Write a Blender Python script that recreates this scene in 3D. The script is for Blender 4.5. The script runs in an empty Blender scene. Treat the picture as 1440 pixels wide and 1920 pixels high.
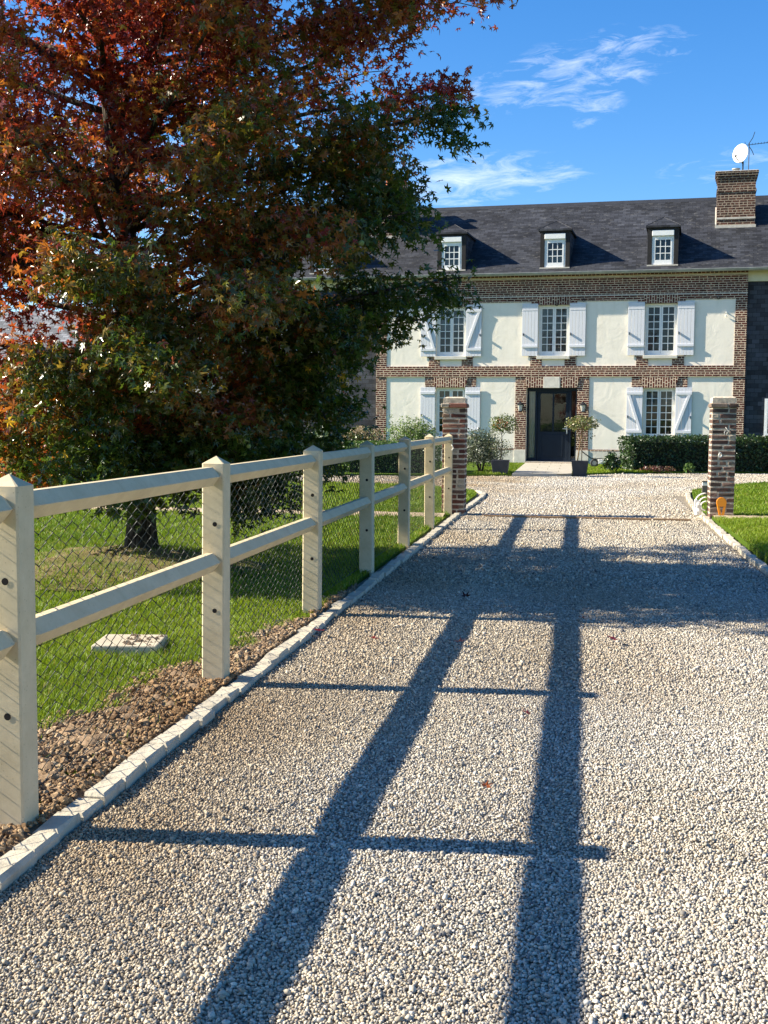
import bpy, bmesh, math, random
import numpy as np
from mathutils import Vector, Matrix
R = math.radians
random.seed(7); rng = np.random.default_rng(11)
S = bpy.context.scene
COL = S.collection

# ------------------------------------------------------------------ camera
def make_camera():
    yaw, pitch, roll = .1608, .0787, .0078
    cy, sy = math.cos(yaw), math.sin(yaw)
    f = Vector((-sy * math.cos(pitch), cy * math.cos(pitch), -math.sin(pitch)))
    r = Vector((cy, sy, 0)); u = r.cross(f)
    r2 = r * math.cos(roll) + u * math.sin(roll)
    u2 = u * math.cos(roll) - r * math.sin(roll)
    cam = bpy.data.cameras.new('camera')
    cam.sensor_fit = 'VERTICAL'; cam.sensor_height = 36; cam.lens = 36 * 2227.3 / 1920
    cam.clip_start = .05; cam.clip_end = 3000
    o = bpy.data.objects.new('camera', cam); COL.objects.link(o)
    m = Matrix((r2, u2, -f)).transposed().to_4x4(); m.translation = Vector((0, 0, 1.25))
    o.matrix_world = m
    S.camera = o
make_camera()

# ------------------------------------------------------------------ light, sky, exposure
SUN_EL, DELTA = R(31.3), R(4.8)          # light travels to +x, a touch towards the house
sl = bpy.data.lights.new('sun', 'SUN'); sl.energy = 5.0; sl.angle = R(.53); sl.color = (1, .91, .75)
so = bpy.data.objects.new('sun', sl); COL.objects.link(so)
d = Vector((math.cos(SUN_EL) * math.cos(DELTA), math.cos(SUN_EL) * math.sin(DELTA), -math.sin(SUN_EL)))
so.rotation_euler = d.to_track_quat('-Z', 'Y').to_euler(); so.location = (-8, -2, 12)
W = bpy.data.worlds.new('World'); S.world = W; W.use_nodes = True
def build_world():
    nt = W.node_tree; nt.nodes.clear(); N = nt.nodes.new; L = nt.links.new
    out = N('ShaderNodeOutputWorld'); bg = N('ShaderNodeBackground'); bg.inputs[1].default_value = .066
    sky = N('ShaderNodeTexSky'); sky.sky_type = 'NISHITA'; sky.sun_disc = False
    sky.sun_elevation = SUN_EL; sky.sun_rotation = R(270) - DELTA
    sky.air_density = 1.0; sky.dust_density = .35; sky.ozone_density = 3.0; sky.altitude = 0
    tc = N('ShaderNodeTexCoord'); sep = N('ShaderNodeSeparateXYZ'); L(tc.outputs['Generated'], sep.inputs[0])
    def M(op, a, b=None, c=None):
        n = N('ShaderNodeMath'); n.operation = op
        for i, v in enumerate((a, b, c)):
            if v is None: continue
            if isinstance(v, (int, float)): n.inputs[i].default_value = v
            else: L(v, n.inputs[i])
        return n.outputs[0]
    az = M('ARCTAN2', sep.outputs[0], sep.outputs[1])          # 0 = straight down the drive, + to the right
    el = M('ARCSINE', sep.outputs[2])
    cv = N('ShaderNodeCombineXYZ'); L(M('ADD', M('MULTIPLY', az, 26), M('MULTIPLY', el, -22)), cv.inputs[0]); L(M('MULTIPLY', el, 90), cv.inputs[1])
    nz = N('ShaderNodeTexNoise'); nz.inputs['Scale'].default_value = 1.0; nz.inputs['Detail'].default_value = 9; nz.inputs['Roughness'].default_value = .68
    nz.inputs['Distortion'].default_value = .6
    L(cv.outputs[0], nz.inputs['Vector'])
    def blob(a0, e0, ra, re, tilt=0.0):
        da = M('SUBTRACT', az, R(a0)); de = M('SUBTRACT', M('SUBTRACT', el, R(e0)), M('MULTIPLY', da, tilt))
        q = M('ADD', M('POWER', M('ABSOLUTE', M('DIVIDE', da, R(ra))), 2), M('POWER', M('ABSOLUTE', M('DIVIDE', de, R(re))), 2))
        return M('MAXIMUM', M('SUBTRACT', 1, q), 0)
    b = M('ADD', M('MULTIPLY', blob(-.5, 15.7, 6.6, 1.7, .20), .85), M('MULTIPLY', blob(-5.2, 11.1, 6.2, 1.4, .05), 1.15))
    b = M('ADD', b, M('MULTIPLY', blob(.5, 14.1, 1.7, .9, .3), .6))
    b = M('ADD', b, M('MULTIPLY', blob(-24, 10, 9, 6), .9))
    b = M('ADD', b, M('MULTIPLY', blob(7, 11.3, 5, 1.2), .45))
    cl = N('ShaderNodeMapRange'); cl.inputs['From Min'].default_value = .36; cl.inputs['From Max'].default_value = .74
    L(M('SUBTRACT', nz.outputs['Fac'], M('MULTIPLY', M('SUBTRACT', 1, b), .24)), cl.inputs['Value'])
    fac = M('MULTIPLY', M('MINIMUM', M('MULTIPLY', cl.outputs[0], M('MINIMUM', M('MULTIPLY', b, 2.0), 1)), 1), .47)
    hs = N('ShaderNodeHueSaturation'); hs.inputs['Saturation'].default_value = 1.33; hs.inputs['Value'].default_value = 1.2
    L(sky.outputs[0], hs.inputs['Color'])
    wb = N('ShaderNodeMixRGB'); wb.blend_type = 'MULTIPLY'; wb.inputs[0].default_value = 1; wb.inputs[2].default_value = (.84, .895, 1.03, 1); L(hs.outputs[0], wb.inputs[1])   # the camera's white balance
    mx = N('ShaderNodeMixRGB'); L(fac, mx.inputs[0]); L(wb.outputs[0], mx.inputs[1]); mx.inputs[2].default_value = (9.4, 9.6, 9.8, 1)
    L(mx.outputs[0], bg.inputs[0]); L(bg.outputs[0], out.inputs[0])
build_world()
S.view_settings.view_transform = 'Standard'; S.view_settings.look = 'None'
S.view_settings.exposure = 1.42; S.view_settings.gamma = 1
S.render.engine = 'CYCLES'
S.cycles.max_bounces = 6; S.cycles.diffuse_bounces = 3; S.cycles.glossy_bounces = 3; S.cycles.transmission_bounces = 5; S.cycles.transparent_max_bounces = 12
S.cycles.use_denoising = True

# ------------------------------------------------------------------ helpers
def tag(o, label=None, cat=None, group=None, kind=None):
    if label: o['label'] = label
    if cat: o['category'] = cat
    if group: o['group'] = group
    if kind: o['kind'] = kind
    return o
def empty(name, loc=(0, 0, 0), rz=0.0, parent=None):
    o = bpy.data.objects.new(name, None); COL.objects.link(o)
    o.location = loc; o.rotation_euler = (0, 0, rz); o.empty_display_size = .2
    if parent: o.parent = parent
    return o
def link(name, me, parent=None, loc=None):
    o = bpy.data.objects.new(name, me); COL.objects.link(o)
    if parent: o.parent = parent
    if loc: o.location = loc
    return o
def copy_tree(o, parent=None):
    c = o.copy(); COL.objects.link(c)
    if parent: c.parent = parent
    for ch in list(o.children): copy_tree(ch, c)
    return c
def fast_mesh(name, V, F, mat, col=None, smooth=False):
    """V (N,3); F list of (m,k) int arrays"""
    me = bpy.data.meshes.new(name)
    F = [np.asarray(f, dtype=np.int32) for f in F if len(f)]
    nl = sum(f.size for f in F); npoly = sum(len(f) for f in F)
    me.vertices.add(len(V)); me.vertices.foreach_set('co', np.asarray(V, dtype=np.float32).ravel())
    me.loops.add(nl); me.loops.foreach_set('vertex_index', np.concatenate([f.ravel() for f in F]))
    tot = np.concatenate([np.full(len(f), f.shape[1], dtype=np.int32) for f in F])
    st = np.zeros(npoly, dtype=np.int32); st[1:] = np.cumsum(tot)[:-1]
    me.polygons.add(npoly); me.polygons.foreach_set('loop_start', st)
    try: me.polygons.foreach_set('loop_total', tot)
    except Exception: pass
    me.polygons.foreach_set('use_smooth', np.full(npoly, smooth, dtype=bool))
    if col is not None:
        a = me.color_attributes.new('tint', 'FLOAT_COLOR', 'POINT')
        c4 = np.ones((len(V), 4), dtype=np.float32); c4[:, :3] = col
        a.data.foreach_set('color', c4.ravel())
    me.materials.append(mat); me.update(calc_edges=True); me.validate()
    return me
class MB:
    """collects simple solids and links them as one mesh object"""
    def __init__(s): s.v = []; s.f = []
    def add(s, v, f):
        b = len(s.v); s.v += [tuple(p) for p in v]; s.f += [tuple(b + i for i in q) for q in f]; return s
    def box(s, x0, x1, y0, y1, z0, z1):
        v = [(x0, y0, z0), (x1, y0, z0), (x1, y1, z0), (x0, y1, z0), (x0, y0, z1), (x1, y0, z1), (x1, y1, z1), (x0, y1, z1)]
        return s.add(v, [(0, 3, 2, 1), (4, 5, 6, 7), (0, 1, 5, 4), (1, 2, 6, 5), (2, 3, 7, 6), (3, 0, 4, 7)])
    def prism(s, poly, axis, a, b):
        """poly of 2-D points extruded along axis 'x','y' or 'z' from a to b"""
        n = len(poly)
        def P(p, t): return {'x': (t, p[0], p[1]), 'y': (p[0], t, p[1]), 'z': (p[0], p[1], t)}[axis]
        v = [P(p, a) for p in poly] + [P(p, b) for p in poly]
        f = [tuple(range(n))[::-1], tuple(range(n, 2 * n))] + [(i, (i + 1) % n, n + (i + 1) % n, n + i) for i in range(n)]
        return s.add(v, f)
    def tube(s, pts, rad, n=6, cap=True):
        pts = [Vector(p) for p in pts]; k = len(pts)
        rad = [rad] * k if isinstance(rad, (int, float)) else rad
        v = []; f = []
        up = Vector((.13, .21, .97)).normalized()
        for i, p in enumerate(pts):
            t = (pts[min(i + 1, k - 1)] - pts[max(i - 1, 0)]).normalized()
            a = t.cross(up)
            if a.length < .05: a = t.cross(Vector((1, 0, 0)))
            a.normalize(); b = t.cross(a)
            for j in range(n):
                w = 2 * math.pi * j / n
                v.append(p + (a * math.cos(w) + b * math.sin(w)) * rad[i])
        for i in range(k - 1):
            for j in range(n):
                f.append((i * n + j, i * n + (j + 1) % n, (i + 1) * n + (j + 1) % n, (i + 1) * n + j))
        if cap: f += [tuple(range(n))[::-1], tuple(range((k - 1) * n, k * n))]
        return s.add(v, f)
    def lathe(s, prof, n=20, c=(0, 0, 0)):
        v = []; f = []; k = len(prof)
        for (r, z) in prof:
            for j in range(n):
                w = 2 * math.pi * j / n; v.append((c[0] + r * math.cos(w), c[1] + r * math.sin(w), c[2] + z))
        for i in range(k - 1):
            for j in range(n): f.append((i * n + j, i * n + (j + 1) % n, (i + 1) * n + (j + 1) % n, (i + 1) * n + j))
        f += [tuple(range(n))[::-1], tuple(range((k - 1) * n, k * n))]
        return s.add(v, f)
    def build(s, name, mat, parent=None, smooth=False, bevel=0, seg=2, loc=None):
        me = bpy.data.meshes.new(name); me.from_pydata(s.v, [], s.f); me.materials.append(mat)
        bm = bmesh.new(); bm.from_mesh(me); bmesh.ops.recalc_face_normals(bm, faces=bm.faces); bm.to_mesh(me); bm.free()
        if smooth:
            for p in me.polygons: p.use_smooth = True
        me.update()
        o = link(name, me, parent, loc)
        if bevel:
            m = o.modifiers.new('bevel', 'BEVEL'); m.width = bevel; m.segments = seg; m.limit_method = 'ANGLE'; m.angle_limit = R(40)
        return o

# ------------------------------------------------------------------ materials
class NT:
    def __init__(s, name):
        s.m = bpy.data.materials.new(name); s.m.use_nodes = True; s.t = s.m.node_tree; s.t.nodes.clear()
        s.out = s.n('ShaderNodeOutputMaterial'); s.p = s.n('ShaderNodeBsdfPrincipled'); s.l(s.p.outputs[0], s.out.inputs[0])
        s.tc = s.n('ShaderNodeTexCoord')
    def n(s, k, **kw):
        x = s.t.nodes.new(k)
        for a, v in kw.items(): setattr(x, a, v)
        return x
    def l(s, a, b): s.t.links.new(a, b)
    def math(s, op, a, b=None):
        n = s.n('ShaderNodeMath', operation=op)
        for i, v in enumerate((a, b)):
            if v is None: continue
            if isinstance(v, (int, float)): n.inputs[i].default_value = v
            else: s.l(v, n.inputs[i])
        return n.outputs[0]
    def noise(s, scale, detail=4, rough=.55, vec=None, dist=0):
        n = s.n('ShaderNodeTexNoise'); n.inputs['Scale'].default_value = scale; n.inputs['Detail'].default_value = detail
        n.inputs['Roughness'].default_value = rough; n.inputs['Distortion'].default_value = dist
        s.l(vec or s.tc.outputs['Object'], n.inputs['Vector']); return n.outputs['Fac']
    def voro(s, scale, feat='F1', vec=None):
        n = s.n('ShaderNodeTexVoronoi', feature=feat); n.inputs['Scale'].default_value = scale
        s.l(vec or s.tc.outputs['Object'], n.inputs['Vector']); return n
    def ramp(s, fac, stops):
        n = s.n('ShaderNodeValToRGB'); e = n.color_ramp.elements
        while len(e) < len(stops): e.new(.5)
        for i, (p, c) in enumerate(stops): e[i].position = p; e[i].color = (*c, 1) if len(c) == 3 else c
        s.l(fac, n.inputs[0]); return n.outputs[0]
    def mix(s, f, a, b, mode='MIX'):
        n = s.n('ShaderNodeMixRGB', blend_type=mode)
        for i, v in ((0, f), (1, a), (2, b)):
            if isinstance(v, (int, float)): n.inputs[i].default_value = v
            elif isinstance(v, tuple): n.inputs[i].default_value = (*v, 1)
            else: s.l(v, n.inputs[i])
        return n.outputs[0]
    def bump(s, h, strength=.3, dist=.01, prev=None):
        n = s.n('ShaderNodeBump'); n.inputs['Strength'].default_value = strength; n.inputs['Distance'].default_value = dist
        s.l(h, n.inputs['Height'])
        if prev is not None: s.l(prev, n.inputs['Normal'])
        return n.outputs[0]
    def done(s, col, rough=.7, nor=None, spec=.3, metal=0):
        b = s.p.inputs
        if isinstance(col, tuple): b['Base Color'].default_value = (*col, 1)
        else: s.l(col, b['Base Color'])
        if isinstance(rough, (int, float)): b['Roughness'].default_value = rough
        else: s.l(rough, b['Roughness'])
        b['Specular IOR Level'].default_value = spec; b['Metallic'].default_value = metal
        if nor is not None: s.l(nor, b['Normal'])
        return s.m
def simple(name, c, rough=.6, var=.15, nscale=6, bump=.0, bscale=60, spec=.3, metal=0, dirt=None):
    t = NT(name); n = t.noise(nscale, 6, .6)
    lo = tuple(v * (1 - var) for v in c); hi = tuple(min(v * (1 + var), 1) for v in c)
    col = t.ramp(n, [(.3, lo), (.7, hi)])
    if dirt:
        col = t.mix(t.ramp(t.noise(dirt[1], 8, .7), [(.52, (0, 0, 0)), (.72, (1, 1, 1))]), col, dirt[0])
    nor = t.bump(t.noise(bscale, 5, .6), bump, .01) if bump else None
    return t.done(col, rough, nor, spec, metal)
def tinted(name, rough=.6, trans=0.0, spec=.3, var=.12):
    """per-vertex natural colour of leaves, stones, bricks"""
    t = NT(name); a = t.n('ShaderNodeVertexColor', layer_name='tint')
    col = t.mix(1, a.outputs[0], t.ramp(t.noise(90, 3), [(.3, (1 - var,) * 3), (.7, (1 + var,) * 3)]), 'MULTIPLY')
    t.done(col, rough, None, spec)
    if trans:
        tr = t.n('ShaderNodeBsdfTranslucent'); t.l(t.mix(1, col, (1.25, 1.15, .7), 'MULTIPLY'), tr.inputs[0])
        mx = t.n('ShaderNodeMixShader'); mx.inputs[0].default_value = trans
        t.l(t.p.outputs[0], mx.inputs[1]); t.l(tr.outputs[0], mx.inputs[2]); t.l(mx.outputs[0], t.out.inputs[0])
    return t.m
def wall_uv(t, swap=False):
    """metres across the wall and up it, whichever way the face looks"""
    so_ = t.n('ShaderNodeSeparateXYZ'); t.l(t.tc.outputs['Object'], so_.inputs[0])
    sn = t.n('ShaderNodeSeparateXYZ'); t.l(t.tc.outputs['Normal'], sn.inputs[0])
    side = t.math('GREATER_THAN', t.math('ABSOLUTE', sn.outputs[0]), .6)
    u = t.math('ADD', t.math('MULTIPLY', so_.outputs[1], side), t.math('MULTIPLY', so_.outputs[0], t.math('SUBTRACT', 1, side)))
    c = t.n('ShaderNodeCombineXYZ')
    t.l(u, c.inputs[1 if swap else 0]); t.l(so_.outputs[2], c.inputs[0 if swap else 1]); return c.outputs[0]
def brick_mat(name, c1, c2, mortar, bw=.205, rh=.0605, ms=.0095, swap=False, dark=(.03, .022, .02), darkamt=.5):
    t = NT(name); uv = wall_uv(t, swap)
    wob = t.n('ShaderNodeVectorMath', operation='ADD'); nn = t.n('ShaderNodeTexNoise'); nn.inputs['Scale'].default_value = 9; t.l(t.tc.outputs['Object'], nn.inputs['Vector'])
    sc = t.n('ShaderNodeVectorMath', operation='SCALE'); sc.inputs['Scale'].default_value = .012
    t.l(nn.outputs['Color'], sc.inputs[0]); t.l(uv, wob.inputs[0]); t.l(sc.outputs[0], wob.inputs[1])
    b = t.n('ShaderNodeTexBrick'); b.offset = .5; b.squash = .55; b.squash_frequency = 3
    for k, v in (('Scale', 1), ('Mortar Size', ms), ('Mortar Smooth', .25), ('Bias', -.1), ('Brick Width', bw), ('Row Height', rh)): b.inputs[k].default_value = v
    b.inputs['Color1'].default_value = (*c1, 1); b.inputs['Color2'].default_value = (*c2, 1); b.inputs['Mortar'].default_value = (*mortar, 1)
    t.l(wob.outputs[0], b.inputs['Vector'])
    big = t.ramp(t.noise(1.6, 6, .6), [(.35, (.72, .72, .72)), (.7, (1.2, 1.15, 1.1))])
    fine = t.ramp(t.noise(24, 5, .7), [(.3, (.7, .68, .66)), (.7, (1.3, 1.25, 1.2))])
    col = t.mix(1, t.mix(1, b.outputs['Color'], big, 'MULTIPLY'), fine, 'MULTIPLY')
    dk = t.math('MULTIPLY', t.math('SUBTRACT', 1, b.outputs['Fac']), t.math('GREATER_THAN', t.noise(11, 2, .5), .56))
    col = t.mix(t.math('MULTIPLY', dk, darkamt), col, dark)
    h = t.math('SUBTRACT', t.math('MULTIPLY', t.noise(60, 4), .3), b.outputs['Fac'])
    return t.done(col, .85, t.bump(h, .55, .008), .2)

M_BRICK = brick_mat('facade_brick', (.072, .022, .018), (.155, .047, .034), (.58, .49, .38))
M_ARCH = brick_mat('arch_brick', (.08, .024, .019), (.16, .048, .035), (.58, .49, .38), bw=.16, rh=.068, ms=.011, swap=True)
M_CHIM = brick_mat('chimney_brick', (.070, .034, .027), (.145, .068, .050), (.36, .31, .245), rh=.068, darkamt=.75)
def stucco():
    t = NT('cream_stucco')
    col = t.mix(t.noise(1.3, 7, .62), (.82, .75, .62), (.90, .835, .705))
    st = t.ramp(t.noise(3.5, 8, .7), [(.5, (1, 1, 1)), (.8, (.90, .885, .85))])
    col = t.mix(1, col, st, 'MULTIPLY')
    mp = t.n('ShaderNodeMapping'); mp.inputs['Scale'].default_value = (5, 5, .8); t.l(t.tc.outputs['Object'], mp.inputs[0])
    col = t.mix(1, col, t.ramp(t.noise(1, 7, .65, mp.outputs[0]), [(.52, (1, 1, 1)), (.85, (.91, .90, .87))]), 'MULTIPLY')    # old rain streaks
    nor = t.bump(t.noise(1.8, 5, .6, dist=.9), .38, .03); nor = t.bump(t.noise(90, 4, .6), .15, .003, nor)
    return t.done(col, .9, nor, .15)
M_STUCCO = stucco()
def slate(name, base, sw=.22, rh=.105, swap=False, slope=None, lich=.35):
    t = NT(name)
    if slope:
        sx = t.n('ShaderNodeSeparateXYZ'); t.l(t.tc.outputs['Object'], sx.inputs[0]); c = t.n('ShaderNodeCombineXYZ')
        t.l(sx.outputs[0], c.inputs[0]); t.l(t.math('DIVIDE', sx.outputs[2], math.sin(slope)), c.inputs[1]); uv = c.outputs[0]
    else: uv = wall_uv(t)
    b = t.n('ShaderNodeTexBrick'); b.offset = .5
    for k, v in (('Scale', 1), ('Mortar Size', .004), ('Mortar Smooth', .1), ('Bias', 0), ('Brick Width', sw), ('Row Height', rh)): b.inputs[k].default_value = v
    b.inputs['Color1'].default_value = (*[v * .58 for v in base], 1); b.inputs['Color2'].default_value = (*[v * 1.55 for v in base], 1)
    b.inputs['Mortar'].default_value = (*[v * .25 for v in base], 1); t.l(uv, b.inputs['Vector'])
    mp = t.n('ShaderNodeMapping'); mp.inputs['Scale'].default_value = (1, 1, 2.4); t.l(t.tc.outputs['Object'], mp.inputs[0])
    lichen = t.ramp(t.noise(5.5, 8, .72, mp.outputs[0]), [(.56, (0, 0, 0)), (.74, (lich,) * 3)])
    col = t.mix(1, b.outputs['Color'], t.ramp(t.noise(.9, 5), [(.3, (.62,) * 3), (.7, (1.4,) * 3)]), 'MULTIPLY')
    col = t.mix(lichen, col, (.30, .29, .26))
    # each course tilts a little: ramp height within the row
    sy = t.n('ShaderNodeSeparateXYZ'); t.l(uv, sy.inputs[0])
    saw = t.math('SUBTRACT', 1, t.math('FRACT', t.math('DIVIDE', sy.outputs[1], rh)))
    h = t.math('ADD', t.math('MULTIPLY', saw, .7), t.math('MULTIPLY', t.noise(30, 4), .5))
    return t.done(col, .72, t.bump(t.math('SUBTRACT', h, b.outputs['Fac']), .5, .008), .2)
ROOF_A = math.atan(.755)
M_SLATE = slate('roof_slate', (.028, .030, .036), slope=ROOF_A)
M_SLATEW = slate('wall_slate', (.045, .047, .055), sw=.2, rh=.12, lich=.08)
M_ZINC = simple('weathered_zinc', (.33, .34, .33), .5, .25, 5, .1, 80, .4, .3)
M_RIDGE = simple('dark_ridge_zinc', (.045, .047, .055), .5, .2)
M_LEAD = simple('pale_mortar_flashing', (.55, .50, .42), .9, .2, 8, .3)
M_WHITE = simple('white_window_paint', (.80, .80, .77), .45, .06, 9)
def boards(name, c):
    t = NT(name); mp = t.n('ShaderNodeMapping'); mp.inputs['Scale'].default_value = (30, 30, 1.5); t.l(t.tc.outputs['Object'], mp.inputs[0])
    g = t.noise(1, 6, .65, mp.outputs[0])
    col = t.mix(g, tuple(v * .86 for v in c), tuple(min(1, v * 1.05) for v in c))
    col = t.mix(t.ramp(t.noise(6, 8, .7), [(.62, (0, 0, 0)), (.85, (.35,) * 3)]), col, (.42, .40, .36))
    return t.done(col, .6, t.bump(g, .25, .003), .25)
M_SHUT = boards('white_shutter_paint', (.70, .70, .715))
M_STONE = simple('pale_limestone', (.62, .58, .49), .85, .14, 7, .45, 25)
M_NAVY = simple('navy_door_paint', (.009, .016, .027), .55, .15, 5, .05, 40, .2)
M_BLACK = simple('black_metal', (.02, .02, .022), .45, .2, 20)
M_CHROME = simple('brushed_steel', (.62, .62, .60), .3, .1, 20, 0, 60, .5, .9)
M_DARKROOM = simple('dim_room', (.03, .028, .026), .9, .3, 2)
M_NET = simple('net_curtain', (.20, .21, .20), .9, .25, 14)
M_ETCH = simple('frosted_lamp_glass', (.72, .69, .60), .4, .06, 9)
def glass():
    t = NT('window_glass'); fr = t.n('ShaderNodeFresnel'); fr.inputs[0].default_value = 1.55
    gl = t.n('ShaderNodeBsdfGlossy'); gl.inputs['Roughness'].default_value = .02
    tr = t.n('ShaderNodeBsdfTransparent'); tr.inputs[0].default_value = (.86, .9, .88, 1)
    b = t.bump(t.noise(3, 2), .04, .02); t.l(b, gl.inputs['Normal'])
    f = t.math('MULTIPLY', fr.outputs[0], 1.25)
    mx = t.n('ShaderNodeMixShader'); t.l(f, mx.inputs[0]); t.l(tr.outputs[0], mx.inputs[1]); t.l(gl.outputs[0], mx.inputs[2]); t.l(mx.outputs[0], t.out.inputs[0])
    return t.m
M_GLASS = glass()
def concrete_cream():
    t = NT('cream_cast_concrete')
    col = t.mix(t.ramp(t.noise(6, 8, .7), [(.3, (0,) * 3), (.7, (1,) * 3)]), (.50, .41, .25), (.67, .565, .37))
    col = t.mix(t.ramp(t.noise(18, 8, .75), [(.6, (0, 0, 0)), (.78, (.55,) * 3)]), col, (.70, .60, .40))
    pits = t.ramp(t.voro(55).outputs['Distance'], [(.06, (.35,) * 3), (.16, (1,) * 3)])
    col = t.mix(.45, col, t.mix(1, col, pits, 'MULTIPLY'))
    nor = t.bump(t.noise(14, 6, .6), .12, .006); nor = t.bump(t.noise(220, 3), .1, .002, nor)
    return t.done(col, .7, nor, .3)
M_CONC = concrete_cream()
M_WIRE = simple('green_coated_wire', (.022, .030, .026), .5, .3, 30, 0, 60, .35, 0)
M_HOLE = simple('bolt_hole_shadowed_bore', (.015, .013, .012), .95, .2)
M_PBRICK = tinted('old_pillar_brick', .85, 0, .15, .3)
M_PMORT = simple('pale_lime_mortar', (.50, .425, .325), .95, .35, 14, .7, 40, .1)
M_LEAF = tinted('sweetgum_leaf', .24, .46, .65, .1)
M_LEAFG = tinted('shrub_leaf', .35, .22, .45, .1)
M_BLADE = tinted('grass_blade', .5, .35, .25, .05)
M_PEB = tinted('gravel_pebble', .8, 0, .25, .14)
M_CLOD = tinted('soil_clod', .95, 0, .1, .25)
def bark():
    t = NT('grey_brown_bark'); mp = t.n('ShaderNodeMapping'); mp.inputs['Scale'].default_value = (16, 16, 3); t.l(t.tc.outputs['Object'], mp.inputs[0])
    v = t.voro(1.6, 'DISTANCE_TO_EDGE', mp.outputs[0]).outputs['Distance']
    col = t.ramp(v, [(0, (.016, .013, .010)), (.25, (.085, .068, .052))])
    col = t.mix(t.ramp(t.noise(4, 6), [(.5, (0, 0, 0)), (.75, (.5,) * 3)]), col, (.15, .14, .11))
    return t.done(col, .95, t.bump(v, .9, .02), .1)
M_BARK = bark()
M_TWIG = simple('twig_bark', (.06, .045, .033), .9, .3, 30)
M_POT = simple('anthracite_pot', (.045, .046, .050), .55, .2, 8, .08, 60)
M_POTSOIL = simple('potting_soil', (.03, .022, .016), .95, .3, 30, .5, 60)
M_ORANGE = simple('orange_plastic', (.80, .27, .006), .4, .05, 9, 0, 60, .4)
M_PLASTW = simple('white_plastic', (.80, .79, .74), .45, .06, 12)
M_TYRE = simple('grey_rubber', (.07, .07, .072), .8, .2, 20)
M_TIMB = boards('weathered_timber', (.30, .19, .10))
M_TERRA = simple('terracotta', (.42, .13, .07), .8, .2, 9)
M_BOX = simple('cream_fascia_paint', (.68, .62, .42), .6, .06)

# ground materials -------------------------------------------------------
def gravel_mat():
    t = NT('gravel_bed')
    v = t.voro(62); v2 = t.voro(150)
    c = t.mix(1, t.ramp(v.outputs['Color'], [(.0, (.26, .225, .17)), (.5, (.36, .32, .255)), (1, (.46, .415, .34))]), t.ramp(v.outputs['Distance'], [(.25, (1,) * 3), (.75, (.55, .53, .5))]), 'MULTIPLY')
    big = t.ramp(t.noise(.9, 6, .6), [(.35, (.90, .87, .82)), (.65, (1.08, 1.07, 1.06))])
    c = t.mix(1, c, big, 'MULTIPLY')
    nor = t.bump(t.math('SUBTRACT', 1, v.outputs['Distance']), .9, .012); nor = t.bump(t.math('SUBTRACT', 1, v2.outputs['Distance']), .4, .005, nor)
    return t.done(c, .9, nor, .15)
M_GRAVEL = gravel_mat()
def lawn_mat():
    t = NT('lawn_turf')
    c = t.mix(t.noise(2.2, 7, .65), (.07, .135, .010), (.15, .215, .016))
    c = t.mix(t.ramp(t.noise(60, 5, .7), [(.35, (0, 0, 0)), (.7, (.8,) * 3)]), c, (.035, .075, .010))
    c = t.mix(t.ramp(t.noise(.7, 5, .6), [(.58, (0, 0, 0)), (.75, (.5,) * 3)]), c, (.20, .20, .06))
    return t.done(c, .9, t.bump(t.noise(110, 5, .7), .9, .03), .1)
M_LAWN = lawn_mat()
M_SOIL = simple('loose_brown_soil', (.25, .175, .11), .95, .35, 7, .9, 35, .05)
M_SAND = simple('pale_sandy_backfill', (.42, .33, .22), .95, .25, 6, .8, 40, .05)
M_KERB = simple('pale_granite_sett', (.48, .43, .33), .85, .26, 9, .5, 45, .2, 0, ((.33, .29, .22), 9))
M_PAVE = simple('pale_paving_stone', (.47, .425, .34), .85, .14, 4, .3, 40)
M_SLAB = simple('cast_concrete_cover', (.46, .40, .295), .85, .16, 5, .25, 60)

# ------------------------------------------------------------------ the ground
def hz(x, y):
    """gentle unevenness of the drive"""
    return .45 * (.006 * np.sin(2.1 * x + .7 * y) + .003 * np.sin(3.3 * y - 1.9 * x + 1.2) + .004 * np.sin(5.7 * x + 2.9 * y + .4) + .003 * np.sin(9.1 * y + 3 * x))
def grid_sheet(name, mat, x0, x1, y0, y1, n, m, zf):
    X, Y = np.meshgrid(np.linspace(x0, x1, n), np.linspace(y0, y1, m)); Z = zf(X, Y)
    V = np.stack([X, Y, Z], -1).reshape(-1, 3); i = np.arange(n * m).reshape(m, n)
    F = np.stack([i[:-1, :-1], i[:-1, 1:], i[1:, 1:], i[1:, :-1]], -1).reshape(-1, 4)
    return link(name, fast_mesh(name, V, [F], mat, None, True))
def poly_sheet(name, mat, pts, z, thick=.12):
    mb = MB(); mb.prism(pts, 'z', z - thick, z); return mb.build(name, mat)
base = MB(); base.box(-900, 900, -900, 1400, -1.0, -.09); tag(base.build('ground', M_LAWN), kind='structure')
tag(grid_sheet('gravel_driveway', M_GRAVEL, -30, 26, -8, 31, 420, 390, lambda X, Y: hz(X, Y) - .016), kind='structure')
LAWN_L = [(-1.63, -6), (-1.63, 19.6), (-1.75, 20.6), (-2.15, 21.4), (-3.0, 22.0), (-4.7, 22.5), (-9, 22.9), (-26, 23.2), (-26, -6)]
LAWN_R = [(1.66, -6), (12, -6), (22, 26.6), (12, 26.4), (6.2, 26.0), (4.4, 25.3), (3.3, 23.9), (2.55, 22.5), (1.98, 21.2), (1.82, 19.0), (1.74, 17.0), (1.69, 15)]
tag(poly_sheet('left_lawn', M_LAWN, LAWN_L, .010), kind='structure')
tag(poly_sheet('right_lawn', M_LAWN, LAWN_R, .045), kind='structure')
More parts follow.
